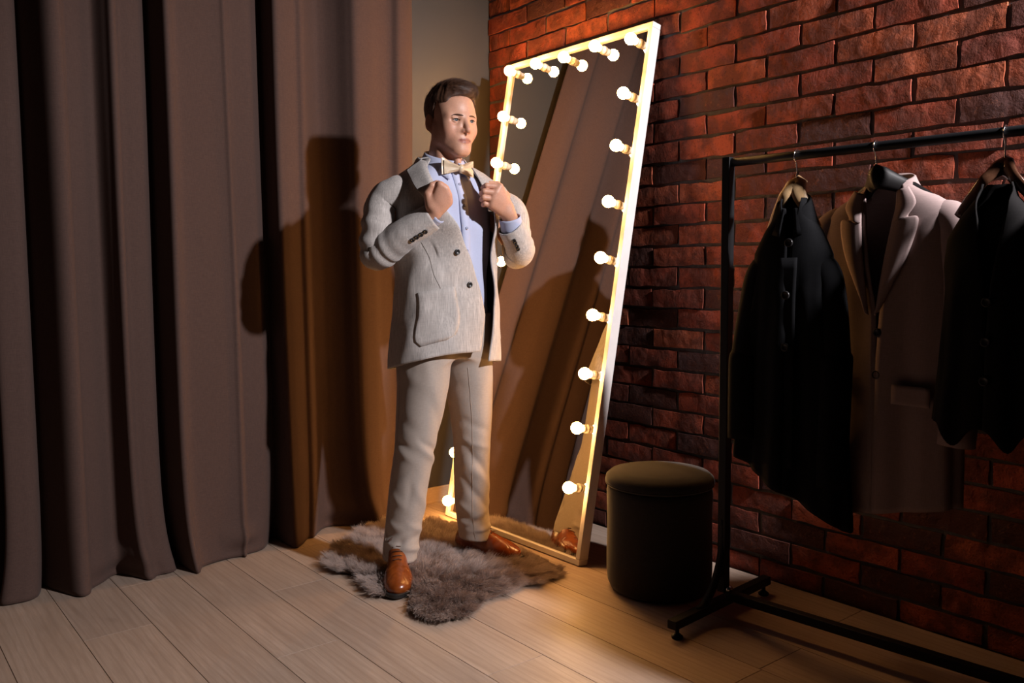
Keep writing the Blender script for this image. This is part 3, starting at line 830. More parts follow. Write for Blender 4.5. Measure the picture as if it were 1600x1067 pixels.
# hair: cap with combed ridges, then strands
fh = Field(axis_steps((-0.845, -0.605, 0.0020)), axis_steps((-0.850, -0.590, 0.0020)), axis_steps((1.50, 1.725, 0.0020)))
def haircap(P):
    Q = ((P-HC0)@HR)/HS; x, f, z = Q[..., 0], Q[..., 1], Q[..., 2]
    zz = np.clip((z-0.02)/0.10, 0, 1)
    grow = 0.006+0.010*zz+0.012*zz*np.clip((f+0.03)/0.10, 0, 1)+0.006*zz*np.clip(x/0.05, -0.6, 1)
    g = np.sqrt((x/(0.0745+grow*0.75))**2+((f+0.012)/(0.0925+grow*0.55))**2+((z-0.044)/(0.082+grow))**2)
    d = (g-1)*0.075
    u = x*0.9+0.35*f
    rid = 0.0007*np.sin(310*f-120*x+60*z+2*np.sin(40*x))+0.0006*np.sin(520*f-150*x+90*z+1.0)
    d = d-rid*(0.4+zz)
    line = 0.066+0.14*(np.abs(x)/0.07)**3*0.09+0.0*f              # height of the forehead hairline
    temple = np.clip((f-0.038)/0.03, 0, 1)
    side = np.where(f > 0.020, 0.060, np.where(f > -0.005, 0.060*np.clip((f+0.005)/0.025, 0, 1)-0.030*(1-np.clip((f+0.005)/0.025, 0, 1)), -0.030-0.030*np.clip((-0.005-f)/0.03, 0, 1)))
    side = side+0.006*np.sin(90*f)
    lim = np.maximum(side, 0.060*temple+side*(1-temple))+np.clip(f-0.06, 0, 1)*0.25
    return np.maximum(d, (lim-z)*0.6)
fh.op(haircap, (-0.84, -0.84, 1.50), (-0.61, -0.60, 1.72), 0)
fh.ell(hd(0.022, 0.058, 0.104), (0.036, 0.028, 0.018), 0.020, HR)
fh.ell(hd(0.000, 0.045, 0.110), (0.042, 0.038, 0.018), 0.020, HR)
fh.ell(hd(0, 0.083, 0.062), (0.055, 0.030, 0.016), 0.012, HR, 'sub')
hv, hqd = fh.nets(); hv = relax(hv, hqd, 1, 0.4)
hair = quad_obj('hair', hv, hqd, M_HAIR, man)
def strands(name, roots, dirs, length, mat, parent, npt=5, r0=0.0003, droop=0.0, curl=0.0, seed=1):
    g = np.random.default_rng(seed); N = len(roots)
    P = np.zeros((N, npt, 3), np.float32); d = dirs/np.linalg.norm(dirs, axis=1)[:, None]
    P[:, 0] = roots; st = (length/(npt-1))[:, None]
    bend = g.normal(0, curl, (N, 3))
    for k in range(1, npt):
        P[:, k] = P[:, k-1]+d*st
        d = d+bend; d[:, 2] -= droop; d /= np.linalg.norm(d, axis=1)[:, None]
    cu = bpy.data.hair_curves.new(name); cu.add_curves([npt]*N)
    cu.position_data.foreach_set('vector', P.reshape(-1))
    ra = cu.attributes.get('radius') or cu.attributes.new('radius', 'FLOAT', 'POINT')
    ra.data.foreach_set('value', np.tile(np.linspace(1, 0.25, npt)*r0, N).astype(np.float32))
    cu.materials.append(mat)
    return link(bpy.data.objects.new(name, cu), parent)

# strands follow the comb: back and down at the sides, over to his left on top
sn = vert_normals(hv, hqd)
HQ = ((hv-HC0)@HR)/HS
ok = np.where((HQ[:, 2] > -0.03) & ((sn@HR)[:, 2] > -0.5))[0]
pick = rng.choice(ok, 15000); pq = HQ[pick]; pn = sn[pick]
topw = np.clip((pq[:, 2]-0.075)/0.04, 0, 1)[:, None]
fl = (np.array([[0.75, 0.35, 0.0]])*topw+np.array([[0.0, -0.75, -0.65]])*(1-topw))@HR.T
fl = fl+0.12*rng.normal(size=fl.shape)
fl = fl-(fl*pn).sum(1)[:, None]*pn; fl /= np.linalg.norm(fl, axis=1)[:, None]
strands('hair_strands', hv[pick]-pn*0.0012, fl+pn*(0.0+0.10*topw), np.where(topw[:, 0] > 0.5, 0.026, 0.012)*rng.uniform(0.7, 1.2, len(pick)), M_HAIR, hair, 5, 0.00026, 0.02, 0.03, 3)
tag(bpy.data.objects['hair_strands'], kind='stuff')

# ------------------------------------------------------------------ trousers
ft = Field(axis_steps((-1.08, -0.50, 0.0038)), axis_steps((-0.90, -0.50, 0.0038)), axis_steps((0.055, 0.97, 0.0042)))
def leg(hip, pts, rx, ry):
    zs = [p[2] for p in pts][::-1]; xs = [p[0] for p in pts][::-1]; ys = [p[1] for p in pts][::-1]
    def fn(P):
        z = P[..., 2]
        x = P[..., 0]-tab(zs, xs, z); y = P[..., 1]-tab(zs, ys, z)
        a = tab(zs, rx[::-1], z); b = tab(zs, ry[::-1], z)
        g = np.sqrt((x/a)**2+(y/b)**2)
        return np.maximum((g-1)*np.minimum(a, b)*0.9, np.maximum(zs[0]-z, z-zs[-1]))
    return fn
RL = [(-0.838, -0.690, 0.90), (-0.842, -0.692, 0.78), (-0.852, -0.700, 0.66), (-0.876, -0.706, 0.54), (-0.896, -0.708, 0.44), (-0.917, -0.700, 0.32), (-0.934, -0.693, 0.20), (-0.955, -0.697, 0.10), (-0.962, -0.704, 0.064)]
RX = [0.094, 0.094, 0.086, 0.076, 0.067, 0.064, 0.060, 0.056, 0.056]
RY = [0.110, 0.108, 0.100, 0.088, 0.078, 0.074, 0.070, 0.066, 0.066]
LL = [(-0.676, -0.690, 0.90), (-0.666, -0.692, 0.78), (-0.660, -0.702, 0.66), (-0.657, -0.710, 0.54), (-0.656, -0.712, 0.44), (-0.652, -0.702, 0.32), (-0.647, -0.694, 0.20), (-0.637, -0.692, 0.11), (-0.636, -0.697, 0.075)]
LX = [0.094, 0.092, 0.083, 0.072, 0.063, 0.060, 0.058, 0.056, 0.056]
LY = [0.110, 0.108, 0.098, 0.086, 0.076, 0.073, 0.069, 0.066, 0.066]
ft.op(leg(None, RL, RX, RY), (-1.04, -0.84, 0.06), (-0.72, -0.56, 0.9), 0.012)
ft.op(leg(None, LL, LX, LY), (-0.80, -0.84, 0.07), (-0.54, -0.56, 0.9), 0.012)
def pelvis(P):
    z = P[..., 2]; y = -(P[..., 1]-C0[1])
    A = tab([0.74, 0.82, 0.9, 0.97], [0.12, 0.166, 0.156, 0.140], z); B = np.where(y > 0, 0.100, 0.105)
    g = (np.abs((P[..., 0]-C0[0])/A)**2.3+np.abs(y/B)**2.3)**(1/2.3)
    return np.maximum((g-1)*0.1, np.maximum(0.752-z, z-0.965))
ft.op(pelvis, (C0[0]-0.2, C0[1]-0.15, 0.73), (C0[0]+0.2, C0[1]+0.15, 0.97), 0.035)
v, q = ft.nets(); v = relax(v, q, 3, 0.5)
# drape: soft drag lines at thigh and knee, breaks over the shoes, pressed crease down the front
n_ = vert_normals(v, q)
def fold(c, direction, length, width, amp, side=None):
    """a ridge of cloth: c centre, direction along the ridge"""
    d = np.asarray(direction, float); d /= np.linalg.norm(d)
    Q = v-np.asarray(c); s = Q@d; R = Q-s[:, None]*d
    R = R-(R*n_).sum(1)[:, None]*n_
    w = np.linalg.norm(R, axis=1)
    return amp*np.exp(-(w/width)**2-(s/length)**2)*(np.linalg.norm(Q, axis=1) < 3*length)
dsp = np.zeros(len(v))
Lg = lambda pts, z: np.array([np.interp(z, [p[2] for p in pts][::-1], [p[0] for p in pts][::-1]), np.interp(z, [p[2] for p in pts][::-1], [p[1] for p in pts][::-1]), z])
FR = [(0.105, 0.02, -0.055, 1, 0.20, 0.05, 0.012, 0.008), (0.135, -0.02, -0.05, 1, -0.40, 0.05, 0.012, -0.008), (0.170, 0.02, -0.055, 1, 0.5, 0.045, 0.013, 0.005), (0.26, 0.02, -0.055, 0.6, 1, 0.07, 0.016, 0.005),
      (0.33, -0.02, -0.06, 0.5, -1, 0.07, 0.016, -0.005), (0.415, 0.025, -0.06, 1, 0.8, 0.06, 0.014, 0.006), (0.445, 0.02, -0.06, 1, 0.65, 0.06, 0.012, -0.005), (0.52, 0.03, -0.07, 0.5, 1, 0.09, 0.020, -0.004), (0.68, -0.02, -0.08, 0.3, 1, 0.10, 0.022, 0.004)]
FL = [(0.120, 0.01, -0.055, 1, 0.15, 0.05, 0.011, 0.009), (0.150, -0.01, -0.05, 1, 0.45, 0.05, 0.013, -0.009), (0.185, 0.0, -0.055, 0.9, 0.7, 0.06, 0.015, 0.007), (0.245, -0.01, -0.055, 0.7, -1, 0.08, 0.015, -0.006),
      (0.30, 0.01, -0.055, 0.6, -1, 0.08, 0.016, 0.007), (0.37, -0.01, -0.06, 0.6, -1, 0.07, 0.014, -0.006), (0.43, 0.0, -0.06, 1, -0.4, 0.05, 0.013, 0.005), (0.50, -0.01, -0.065, 1, -0.5, 0.05, 0.015, -0.004), (0.64, 0.02, -0.08, 0.4, 1, 0.10, 0.022, -0.004)]
for pts, sgn, tabf in ((RL, -1, FR), (LL, 1, FL)):
    for z, ox, oy, dx, dz, ln, wd_, am in tabf:
        dsp += fold(Lg(pts, z)+np.array([ox*1.4, oy, 0]), (dx*sgn, -0.35, dz), ln*1.2, wd_, am)
        dsp += fold(Lg(pts, z+0.02)+np.array([-0.055, oy*0.3, 0]), (0.4, -1.0, -dz*0.8), ln*0.8, wd_, am*0.6)
dsp += 0.0016*lump(v*np.array([1.0, 1.0, 0.35]), 5, 34, 6)*np.clip((0.75-v[:, 2])/0.2, 0.2, 1)
v = v+n_*dsp[:, None]
trs = quad_obj('trousers', v, q, M_TROUSER, man)
# side seam
n2 = vert_normals(v, q)
for pts, rx, ry, an in ((LL, LX, LY, math.radians(-128)), (RL, RX, RY, math.radians(170))):
    P = []
    for z in np.linspace(0.085, 0.72, 30):
        c = Lg(pts, z); a = np.interp(z, [p[2] for p in pts][::-1], rx[::-1]); b = np.interp(z, [p[2] for p in pts][::-1], ry[::-1])
        P.append(c+np.array([a*0.985*math.cos(an), b*0.985*math.sin(an), 0]))
    P = np.array(P)
    P = catmull(P, 150)
    for k in range(len(P)):                        # seat the seam on the displaced cloth
        j = np.argsort(((v-P[k])**2).sum(1))[:6]; P[k] = v[j].mean(0)+n2[j].mean(0)*0.0006
    for _ in range(3): P[1:-1] = (P[:-2]+P[1:-1]*2+P[2:])/4
    tube('side_seam', P[::2], 0.0010, M_TROUSER, man, 6)

# ------------------------------------------------------------------ shoes
def shoe(heel, toe, z, flipx):
    heel = np.array([heel[0], heel[1], z]); d = np.array([toe[0]-heel[0], toe[1]-heel[1], 0]); L = np.linalg.norm(d); f = d/L
    l = np.array([-f[1], f[0], 0])*flipx            # l: towards the inner side
    k = L/0.290
    T = lambda a, b, c: heel+f*a*k+l*b*k+np.array([0, 0, c])
    R = np.stack([l, f, np.array([0, 0, 1.0])], 1)
    lo = heel-0.16; hi = heel+f*L+0.16
    fs = Field(axis_steps((min(heel[0], toe[0])-0.09, max(heel[0], toe[0])+0.09, 0.0030)), axis_steps((min(heel[1], toe[1])-0.09, max(heel[1], toe[1])+0.09, 0.0030)), axis_steps((z-0.004, z+0.15, 0.0026)))
    fs.ell(T(0.222, 0.004, 0.024), np.array((0.044, 0.062, 0.033))*k, 0.02, R)
    fs.ell(T(0.175, 0.002, 0.030), np.array((0.046, 0.075, 0.044))*k, 0.02, R)
    fs.ell(T(0.090, -0.002, 0.035), np.array((0.036, 0.085, 0.050))*k, 0.02, R)
    fs.ell(T(0.045, 0, 0.045), np.array((0.034, 0.044, 0.055))*k, 0.02, R)
    fs.cone(T(0.165, 0, 0.052), T(0.085, 0, 0.092), 0.026, 0.032, 0.02)
    fs.cone(T(0.062, 0, 0.070), T(0.060, 0, 0.112), 0.036, 0.037, 0.02)
    fs.op(lambda P: P[..., 2]-(z+0.012), lo, hi, 0.002, 'sub')
    v, q = fs.nets(); v = relax(v, q, 2, 0.5)
    u_ = (v-heel)@R
    n0 = vert_normals(v, q)
    cap = 0.255*k-0.05*np.abs(u_[:, 0])/0.04*0.25   # wing-tip line
    v = v-n0*(0.0012*np.exp(-((u_[:, 1]-cap+0.03*np.cos(u_[:, 0]*60))/0.0022)**2))[:, None]
    v = v+n0*(0.0012*np.exp(-((u_[:, 1]-0.190*k)/0.004)**2)*np.sin(u_[:, 0]*150))[:, None]
    sh = quad_obj('shoe', v, q, M_LEATHER, man)
    # sole with heel block
    out = [(0.0, 0.0), (0.004, 0.022), (0.030, 0.034), (0.080, 0.031), (0.130, 0.036), (0.180, 0.047), (0.225, 0.048), (0.262, 0.037), (0.284, 0.018), (0.290, 0.0)]
    ring = [(a, b) for a, b in out]+[(a, -b) for a, b in out[-2:0:-1]]
    ring = catmull(np.array(ring+[ring[0]]), 61)[:-1]
    vv = []; n = len(ring)
    for zz, g in ((0.0, -0.003), (0.002, 0.0), (0.0125, 0.001), (0.0145, -0.004)):
        for a, b in ring:
            s_ = math.copysign(1, b) if abs(b) > 1e-6 else 0
            vv.append(T(a+(g if a > 0.14 else -g)*0.5, b+s_*g, zz))
    ff = grid_faces(4, n)
    ff = []
    for r_ in range(3):
        for i in range(n): ff.append((r_*n+i, r_*n+(i+1) % n, (r_+1)*n+(i+1) % n, (r_+1)*n+i))
    ff += [tuple(range(n-1, -1, -1)), tuple(3*n+i for i in range(n))]
    mesh_obj('sole', vv, ff, M_SOLE, sh, smooth=False)
    # laces over the tongue
    for i, a in enumerate((0.098, 0.115, 0.132, 0.149, 0.164)):
        w = 0.019-0.001*i; P = []
        for b in np.linspace(-w, w, 9):
            p = T(a+0.002*math.sin(b*200+i), b, 0.15)
            m = (np.abs(u_[:, 0]-b*k) < 0.005) & (np.abs(u_[:, 1]-a*k) < 0.006) & (n0[:, 2] > 0.1)
            p[2] = v[m, 2].max()+0.0015 if m.any() else z+0.08
            P.append(p)
        tube('lace', catmull(P, 17), 0.0017, M_LACE, sh, 6)
    def bow(a, sgn):
        top = v[(np.abs(u_[:, 0]) < 0.006) & (np.abs(u_[:, 1]-a*k) < 0.006), 2].max()
        P = [T(a, 0, top-z+0.003), T(a+0.004, sgn*0.018, top-z+0.005), T(a+0.012, sgn*0.030, top-z-0.006), T(a+0.006, sgn*0.020, top-z-0.001), T(a, 0, top-z+0.003)]
        tube('lace', catmull(P, 20), 0.0015, M_LACE, sh, 6)
    bow(0.094, 1); bow(0.094, -1)
    return sh
shoe((-0.928, -0.642), (-1.086, -0.886), 0.0065, 1)
shoe((-0.660, -0.612), (-0.546, -0.862), 0.010, -1)

# ------------------------------------------------------------------ shells of cloth with a front opening (blazer, shirt, hanging garments)
def shell(name, org, xa, fa, zs, A, Bf, Bb, hem, edge_r, edge_l, mat, parent, n=2.4, nu=120, nw=64, ztop=None, thick=0.004, extra=None):
    """org: axis point; xa: towards the wearer's left; fa: forward. edge_r/edge_l(z): sideways place of the front edges.
    hem(phi): height of the hem, phi 0 at the front, growing to the wearer's right."""
    org, xa, fa = np.asarray(org, float), np.asarray(xa, float), np.asarray(fa, float)
    ztop = ztop if ztop is not None else zs[-1]
    def phi_of(x, a):
        s_ = np.sign(-x)*np.clip(abs(x)/a, 0, 0.98)**(n/2); return math.asin(s_)
    V = np.zeros((nu, nw, 3))
    for j in range(nw):
        w = j/(nw-1)
        for i in range(nu):
            u = i/(nu-1)
            z = 1.0
            for _ in range(2):
                a = float(tab(zs, A, z)); p0 = phi_of(edge_r(z), a); p1 = 2*math.pi+phi_of(edge_l(z), a)
                ph = p0+(p1-p0)*u; z = hem(ph)+(ztop-hem(ph))*w
            a = float(tab(zs, A, z)); c, s_ = math.cos(ph), math.sin(ph)
            b = float(tab(zs, Bf if c > 0 else Bb, z))
            X = -a*math.copysign(abs(s_)**(2/n), s_); Y = b*math.copysign(abs(c)**(2/n), c)
            dx = dy = dz = 0.0
            if extra: dx, dy, dz = extra(u, z, ph, X, Y)
            V[i, j] = org+xa*(X+dx)+fa*(Y+dy)+np.array([0, 0, z+dz])
    o = mesh_obj(name, V.reshape(-1, 3), grid_faces(nu, nw), mat, parent)
    if thick: solid_mod(o, thick, 0.0)
    return o, V
XA, FA = np.array([1.0, 0, 0]), np.array([0, -1.0, 0])
ORG = np.array([C0[0], C0[1], 0.0])
g1 = lambda x, m, s_: math.exp(-((x-m)/s_)**2)
# shirt
zs_s = [0.80, 0.95, 1.05, 1.20, 1.30, 1.345, 1.385, 1.405, 1.425]
shirt, SV = shell('shirt', ORG, XA, FA, zs_s, [0.166, 0.160, 0.158, 0.176, 0.178, 0.168, 0.118, 0.088, 0.068], [0.108, 0.112, 0.117, 0.124, 0.111, 0.092, 0.076, 0.068, 0.062],
                  [0.12, 0.112, 0.10, 0.11, 0.11, 0.10, 0.086, 0.078, 0.072], lambda p: 0.82, lambda z: 0.0005, lambda z: 0.0, M_SHIRT, man, nu=110, nw=60, thick=0.002,
                  extra=lambda u, z, p, X, Y: (0, 0.0025*math.sin(z*30+X*40)*(1 if Y > 0 else 0)+0.0015*math.sin(X*95+z*12), 0))
def shirt_front(x, z):
    a = float(tab(zs_s, [0.166, 0.160, 0.158, 0.176, 0.178, 0.168, 0.118, 0.088, 0.068], z)); b = float(tab(zs_s, [0.108, 0.112, 0.117, 0.124, 0.111, 0.092, 0.076, 0.068, 0.062], z))
    return b*(1-min(abs(x)/a, 0.97)**2.4)**(1/2.4)
PLX = lambda z: 0.004+0.010*(1.35-z)/0.3
rows = []
for z in np.linspace(0.95, 1.402, 24):
    rows.append([BP(PLX(z)+dx, shirt_front(PLX(z)+dx, z)+o, z) for dx, o in ((-0.0172, 0.0020), (-0.0165, 0.0075), (0, 0.0062), (0.0165, 0.0042), (0.017, 0.0015))])
pl = mesh_obj('placket', np.array(rows).reshape(-1, 3), grid_faces(24, 5), M_SHIRT, man); solid_mod(pl, 0.0016)
for z in (1.345, 1.272, 1.196, 1.120, 1.045):
    c = BP(PLX(z), shirt_front(PLX(z), z)+0.0078, z)
    lathe('shirt_button', [(0, 0.0012), (0.0030, 0.0012), (0.0048, 0.0020), (0.0056, 0.0012), (0.0056, -0.0008), (0, -0.0008)], M_SHBTN, man, 14, c, np.array([[1, 0, 0], [0, 0, -1], [0, 1, 0]]).T)
# collar: stand round the neck and two leaves
def neck_ring(r, zf, zb, n=33, gap=0.10):
    out = []
    for a in np.linspace(gap, 2*math.pi-gap, n):
        c = math.cos(a); out.append(BP(0.006-r*math.sin(a), 0.012+r*1.02*c-(0.018 if c < 0 else 0.018)*0.4, zf*(1+c)/2+zb*(1-c)/2))
    return out
st = patch('collar_stand', [neck_ring(0.069, 1.388, 1.420), neck_ring(0.0665, 1.405, 1.445), neck_ring(0.065, 1.424, 1.470)], 6, 60, M_SHIRT, man, 0.0025)
top_ = neck_ring(0.0655, 1.426, 1.474, 33, 0.06); low = []
for k, p in enumerate(neck_ring(0.086, 1.385, 1.416, 33, 0.30)):
    low.append(p)
mid_ = [0.5*(np.array(a)+np.array(b))+np.array([0, 0, 0.006])+(np.array(b)-np.array(a))*0.10 for a, b in zip(top_, low)]
low[0] = BP(-0.036, 0.098, 1.358); low[-1] = BP(0.042, 0.098, 1.358)
low[1] = BP(-0.052, 0.086, 1.372); low[-2] = BP(0.058, 0.086, 1.372)
low[2] = BP(-0.066, 0.070, 1.381); low[-3] = BP(0.072, 0.070, 1.381)
patch('collar_leaf', [top_, mid_, low], 8, 90, M_SHIRT, man, 0.0025)

# bow tie
bt_c = BP(0.004, 0.105, 1.398)
def bow_wing(sgn):
    rows = []
    for t_, hh, dep, lift in ((0.004, 0.0095, 0.012, 0.0), (0.016, 0.0125, 0.015, 0.001), (0.032, 0.0175, 0.013, 0.002), (0.050, 0.0225, 0.008, 0.0025), (0.060, 0.0235, 0.003, 0.003)):
        r_ = []
        for a in np.linspace(0, 2*math.pi, 29)[:-1]:
            cv = math.sin(a); pinch = 0.003*math.cos(2*a)*(1 if t_ < 0.04 else 0.3)+0.0035*math.sin(a*3+0.6)*math.exp(-((t_-0.022)/0.018)**2)+(0.004*abs(math.sin(a))**3 if t_ > 0.045 else 0)
            r_.append(bt_c+XA*sgn*t_+FA*(dep*0.72*math.cos(a)*(1-0.75*math.exp(-(math.sin(a)/0.33)**2)*min(1, t_/0.02))+pinch-abs(t_)*0.18)+np.array([0, 0, hh*math.copysign(abs(cv)**0.8, cv)+lift]))
        rows.append(r_)
    n = 28; vv = [p for r_ in rows for p in r_]; ff = []
    for r_ in range(len(rows)-1):
        for i in range(n): ff.append((r_*n+i, r_*n+(i+1) % n, (r_+1)*n+(i+1) % n, (r_+1)*n+i))
    ff.append(tuple((len(rows)-1)*n+i for i in range(n))); ff.append(tuple(range(n-1, -1, -1)))
    return vv, ff
bowp = tube('bow_tie', [bt_c+np.array([0, 0, z])+FA*(0.006-z*z*22) for z in np.linspace(-0.0125, 0.0125, 9)], [0.004, 0.0085, 0.0100, 0.0106, 0.0108, 0.0106, 0.0100, 0.0085, 0.004], M_SATIN, man, 14, flat=0.75, ref=XA)
for sgn in (-1, 1):
    vv, ff = bow_wing(sgn); o = mesh_obj('bow_wing', vv, ff, M_SATIN, bowp); bevel_mod(o, 0.0012, 2); sub_mod(o, 1)
    # the rear wing, a little larger and tilted, behind
    vb = [bt_c+(np.array(p)-bt_c)*np.array([1.10, 0.7, 1.20])-FA*0.009+np.array([0, 0, -0.002*sgn]) for p in vv]
    o = mesh_obj('bow_wing', vb, ff, M_SATIN, bowp); bevel_mod(o, 0.0012, 2); sub_mod(o, 1)

# ------------------------------------------------------------------ blazer
jk = empty('blazer'); jk.parent = man
zs_j = [0.70, 0.80, 0.90, 1.00, 1.10, 1.20, 1.29, 1.335, 1.365, 1.395, 1.420, 1.440]
jA = [0.209, 0.200, 0.188, 0.179, 0.181, 0.194, 0.203, 0.202, 0.184, 0.136, 0.094, 0.074]
jF = [0.148, 0.145, 0.140, 0.135, 0.137, 0.143, 0.130, 0.112, 0.098, 0.086, 0.078, 0.074]
jB = [0.150, 0.145, 0.132, 0.120, 0.118, 0.125, 0.125, 0.115, 0.104, 0.094, 0.088, 0.084]
er = lambda z: float(tab([0.74, 0.80, 0.90, 1.00, 1.10, 1.18, 1.25, 1.32, 1.38, 1.43], [0.035, 0.060, 0.074, 0.052, 0.010, -0.040, -0.090, -0.122, -0.122, -0.074], z))
el = lambda z: float(tab([0.74, 0.80, 0.90, 1.00, 1.10, 1.18, 1.25, 1.32, 1.38, 1.43], [0.070, 0.082, 0.092, 0.095, 0.092, 0.092, 0.098, 0.104, 0.090, 0.060], z))
def jhem(ph):
    c = (1+math.cos(ph))/2
    return 0.705+(0.070 if ph < math.pi else 0.035)*c**1.5
def jextra(u, z, ph, X, Y):
    dy = dx = 0.0
    wr, wl = math.exp(-(u/0.075)**2), math.exp(-((1-u)/0.075)**2)
    dy += wr*0.050*g1(z, 1.23, 0.085)+wl*0.040*g1(z, 1.24, 0.10)        # lapels pulled forward by the hands
    dx += -wr*0.010*g1(z, 1.23, 0.09)
    dy += math.exp(-((1-u)/0.10)**2)*(0.022*g1(z, 0.98, 0.20))
    dx += math.exp(-((1-u)/0.12)**2)*(0.020*g1(z, 0.92, 0.25))
    dy += wr*0.010*g1(z, 0.95, 0.2)
    nz = math.sin(z*23+ph*5)+math.sin(z*41-ph*7+1.3)
    dy += 0.0016*nz; dx += 0.0016*math.sin(z*31+ph*9)
    if 0.10 < u < 0.42:
        dx += -0.006*math.sin((z-1.05)*42+u*16)*g1(z, 1.08, 0.10)
    return dx, dy, 0.0
jb, JV = shell('blazer_body', ORG, XA, FA, zs_j, jA, jF, jB, jhem, er, el, M_JACKET, jk, nu=170, nw=90, thick=0.0045, extra=jextra)
jb.data.materials.append(M_LINING)
md = jb.modifiers['thick']; md.offset = -1.0; md.material_offset = 1; md.material_offset_rim = 0
# orientation of the shell decides which side is lining
bmj = bmesh.new(); bmj.from_mesh(jb.data); bmj.faces.ensure_lookup_table()
fc_ = bmj.faces[len(bmj.faces)//2]
if fc_.normal.dot(Vector(fc_.calc_center_median()-Vector((C0[0], C0[1], fc_.calc_center_median().z)))) < 0: bmesh.ops.reverse_faces(bmj, faces=bmj.faces)
bmj.to_mesh(jb.data); bmj.free(); jb.data.shade_smooth()
def jpoint(u, z, out=0.0):
    """a point on the blazer's outer face"""
    i = u*(JV.shape[0]-1); i0 = min(int(i), JV.shape[0]-2); t_ = i-i0
    col = JV[i0]*(1-t_)+JV[i0+1]*t_
    p = np.array([np.interp(z, col[:, 2], col[:, k]) for k in range(2)]+[z])
    d = np.array([p[0]-C0[0], (p[1]-C0[1])*1.4, 0]); d /= np.linalg.norm(d)
    return p+d*out
# sleeves
def sleeve(name, P, R, flat, wr, ref, seed):
    P = catmull(P, 90); R = np.interp(np.linspace(0, 1, 90), np.linspace(0, 1, len(R)), R)
    def disp(t_, a):
        e = 1.0
        for (tc, w, am, a0, fr) in wr: e += am*math.exp(-((t_-tc)/w)**2)*math.sin(fr*(t_-tc)/w+a0+1.2*math.sin(a+a0))*(0.6+0.4*math.cos(a-a0))
        return e+0.010*math.sin(9*a+t_*20+seed)*0.6
    o = tube(name, P, R, M_JACKET, jk, 36, flat, ref, caps=False, disp=disp)
    o.data.materials.append(M_LINING)
    s_ = solid_mod(o, 0.004, -1.0).modifiers['thick']; s_.material_offset = 1; s_.material_offset_rim = 0
    return o, P, R
elr = EL_R; cuR = W(677, 338.5, -0.150); dR = (cuR-elr)/np.linalg.norm(cuR-elr)
PR_ = [SH_R+np.array([0.050, 0.0, -0.006]), SH_R+np.array([-0.006, 0.004, -0.020]), W(601, 318, -0.060), W(591, 356, -0.080), elr+np.array([0, 0.004, -0.004]), W(606, 386, -0.100), W(636, 364, -0.130), cuR]
sR, PRc, RRc = sleeve('sleeve', PR_, [0.050, 0.064, 0.064, 0.060, 0.060, 0.061, 0.056, 0.0515], 0.92,
           [(0.50, 0.08, 0.055, 0.5, 6.5), (0.58, 0.07, 0.055, 2.2, 6.0), (0.42, 0.07, 0.040, 1.0, 6.5), (0.34, 0.06, 0.022, 3.4, 5.6), (0.72, 0.10, 0.035, 0.3, 7.5), (0.25, 0.08, 0.03, 2.0, 5.0), (0.86, 0.06, 0.02, 1.2, 5.0)], (0.3, -0.6, 0.7), 0.3)
cuL = W(797, 353, -0.050)
PL_ = [SH_L+np.array([-0.040, 0.0, -0.002]), SH_L+np.array([0.010, 0.0, -0.022]), W(795, 328, 0.070), W(806, 364, 0.070), EL_L+np.array([0.0, 0.006, 0.0]), W(813, 390, 0.010), W(807, 372, -0.022), cuL]
sL, PLc, RLc = sleeve('sleeve', PL_, [0.048, 0.056, 0.056, 0.054, 0.055, 0.055, 0.051, 0.047], 0.92,
           [(0.50, 0.08, 0.055, 0.5, 6.5), (0.60, 0.07, 0.05, 2.2, 6.5), (0.75, 0.10, 0.03, 0.3, 7.5)], (0.3, -0.6, 0.7), 1.3)
# shirt cuffs
for P0, P1, r in ((cuR-dR*0.03, W(684.5, 331.5, -0.172), 0.0385), (W(800, 358, -0.045), W(796.5, 339.5, -0.066), 0.0385)):
    tube('shirt_cuff', catmull([P0, (np.array(P0)+P1)/2, P1], 8), r, M_SHIRT, man, 28, 0.82, (0.3, -0.6, 0.7), caps=False).modifiers.new('thick', 'SOLIDIFY').thickness = 0.003
def button(name, c, nrm_, r, mat, parent):
    n0 = np.asarray(nrm_, float); n0 /= np.linalg.norm(n0); x = np.cross(n0, (0.2, 0.3, 0.9)); x /= np.linalg.norm(x); y = np.cross(n0, x)
    o = lathe(name, [(0, 0.0010), (0.45*r, 0.0010), (0.62*r, 0.0024), (0.9*r, 0.0030), (r, 0.0018), (r, -0.002), (0, -0.002)], mat, parent, 18, c, np.stack([x, y, n0], 1))
    return o
def surf_pt(obj_verts, px, py):
    """front-most vertex of a cloth near a pixel, and its outward direction"""
    V_ = obj_verts.reshape(-1, 3); d = V_-CAM; z = d@fw
    X = 800+F*(d@r2)/z; Y = 533.5-F*(d@u2)/z
    m = np.argsort((X-px)**2+(Y-py)**2)[:12]; k = m[np.argmin(z[m])]
    return V_[k]
def cloth_verts(o): return np.array([x.co[:] for x in o.data.vertices])
vR, vL = cloth_verts(sR), cloth_verts(sL)
for px, py in ((644.5, 376), (650.5, 372), (656.5, 368.5), (662.5, 365)):
    p = surf_pt(vR, px, py); c = PRc[np.argmin(((PRc-p)**2).sum(1))]; button('cuff_button', p+(p-c)/np.linalg.norm(p-c)*0.003, p-c, 0.0078, M_BTN, jk)
for px, py in ((803.5, 376), (806.0, 381), (808.5, 386), (811.0, 391)):
    p = surf_pt(vL, px, py); c = PLc[np.argmin(((PLc-p)**2).sum(1))]; button('cuff_button', p+(p-c)/np.linalg.norm(p-c)*0.003, p-c, 0.0068, M_BTN, jk)
for z in (1.115, 1.005):
    p = jpoint(0.030, z, 0.003); button('front_button', p, (-0.15, -1, 0), 0.0100, M_BTN, jk)
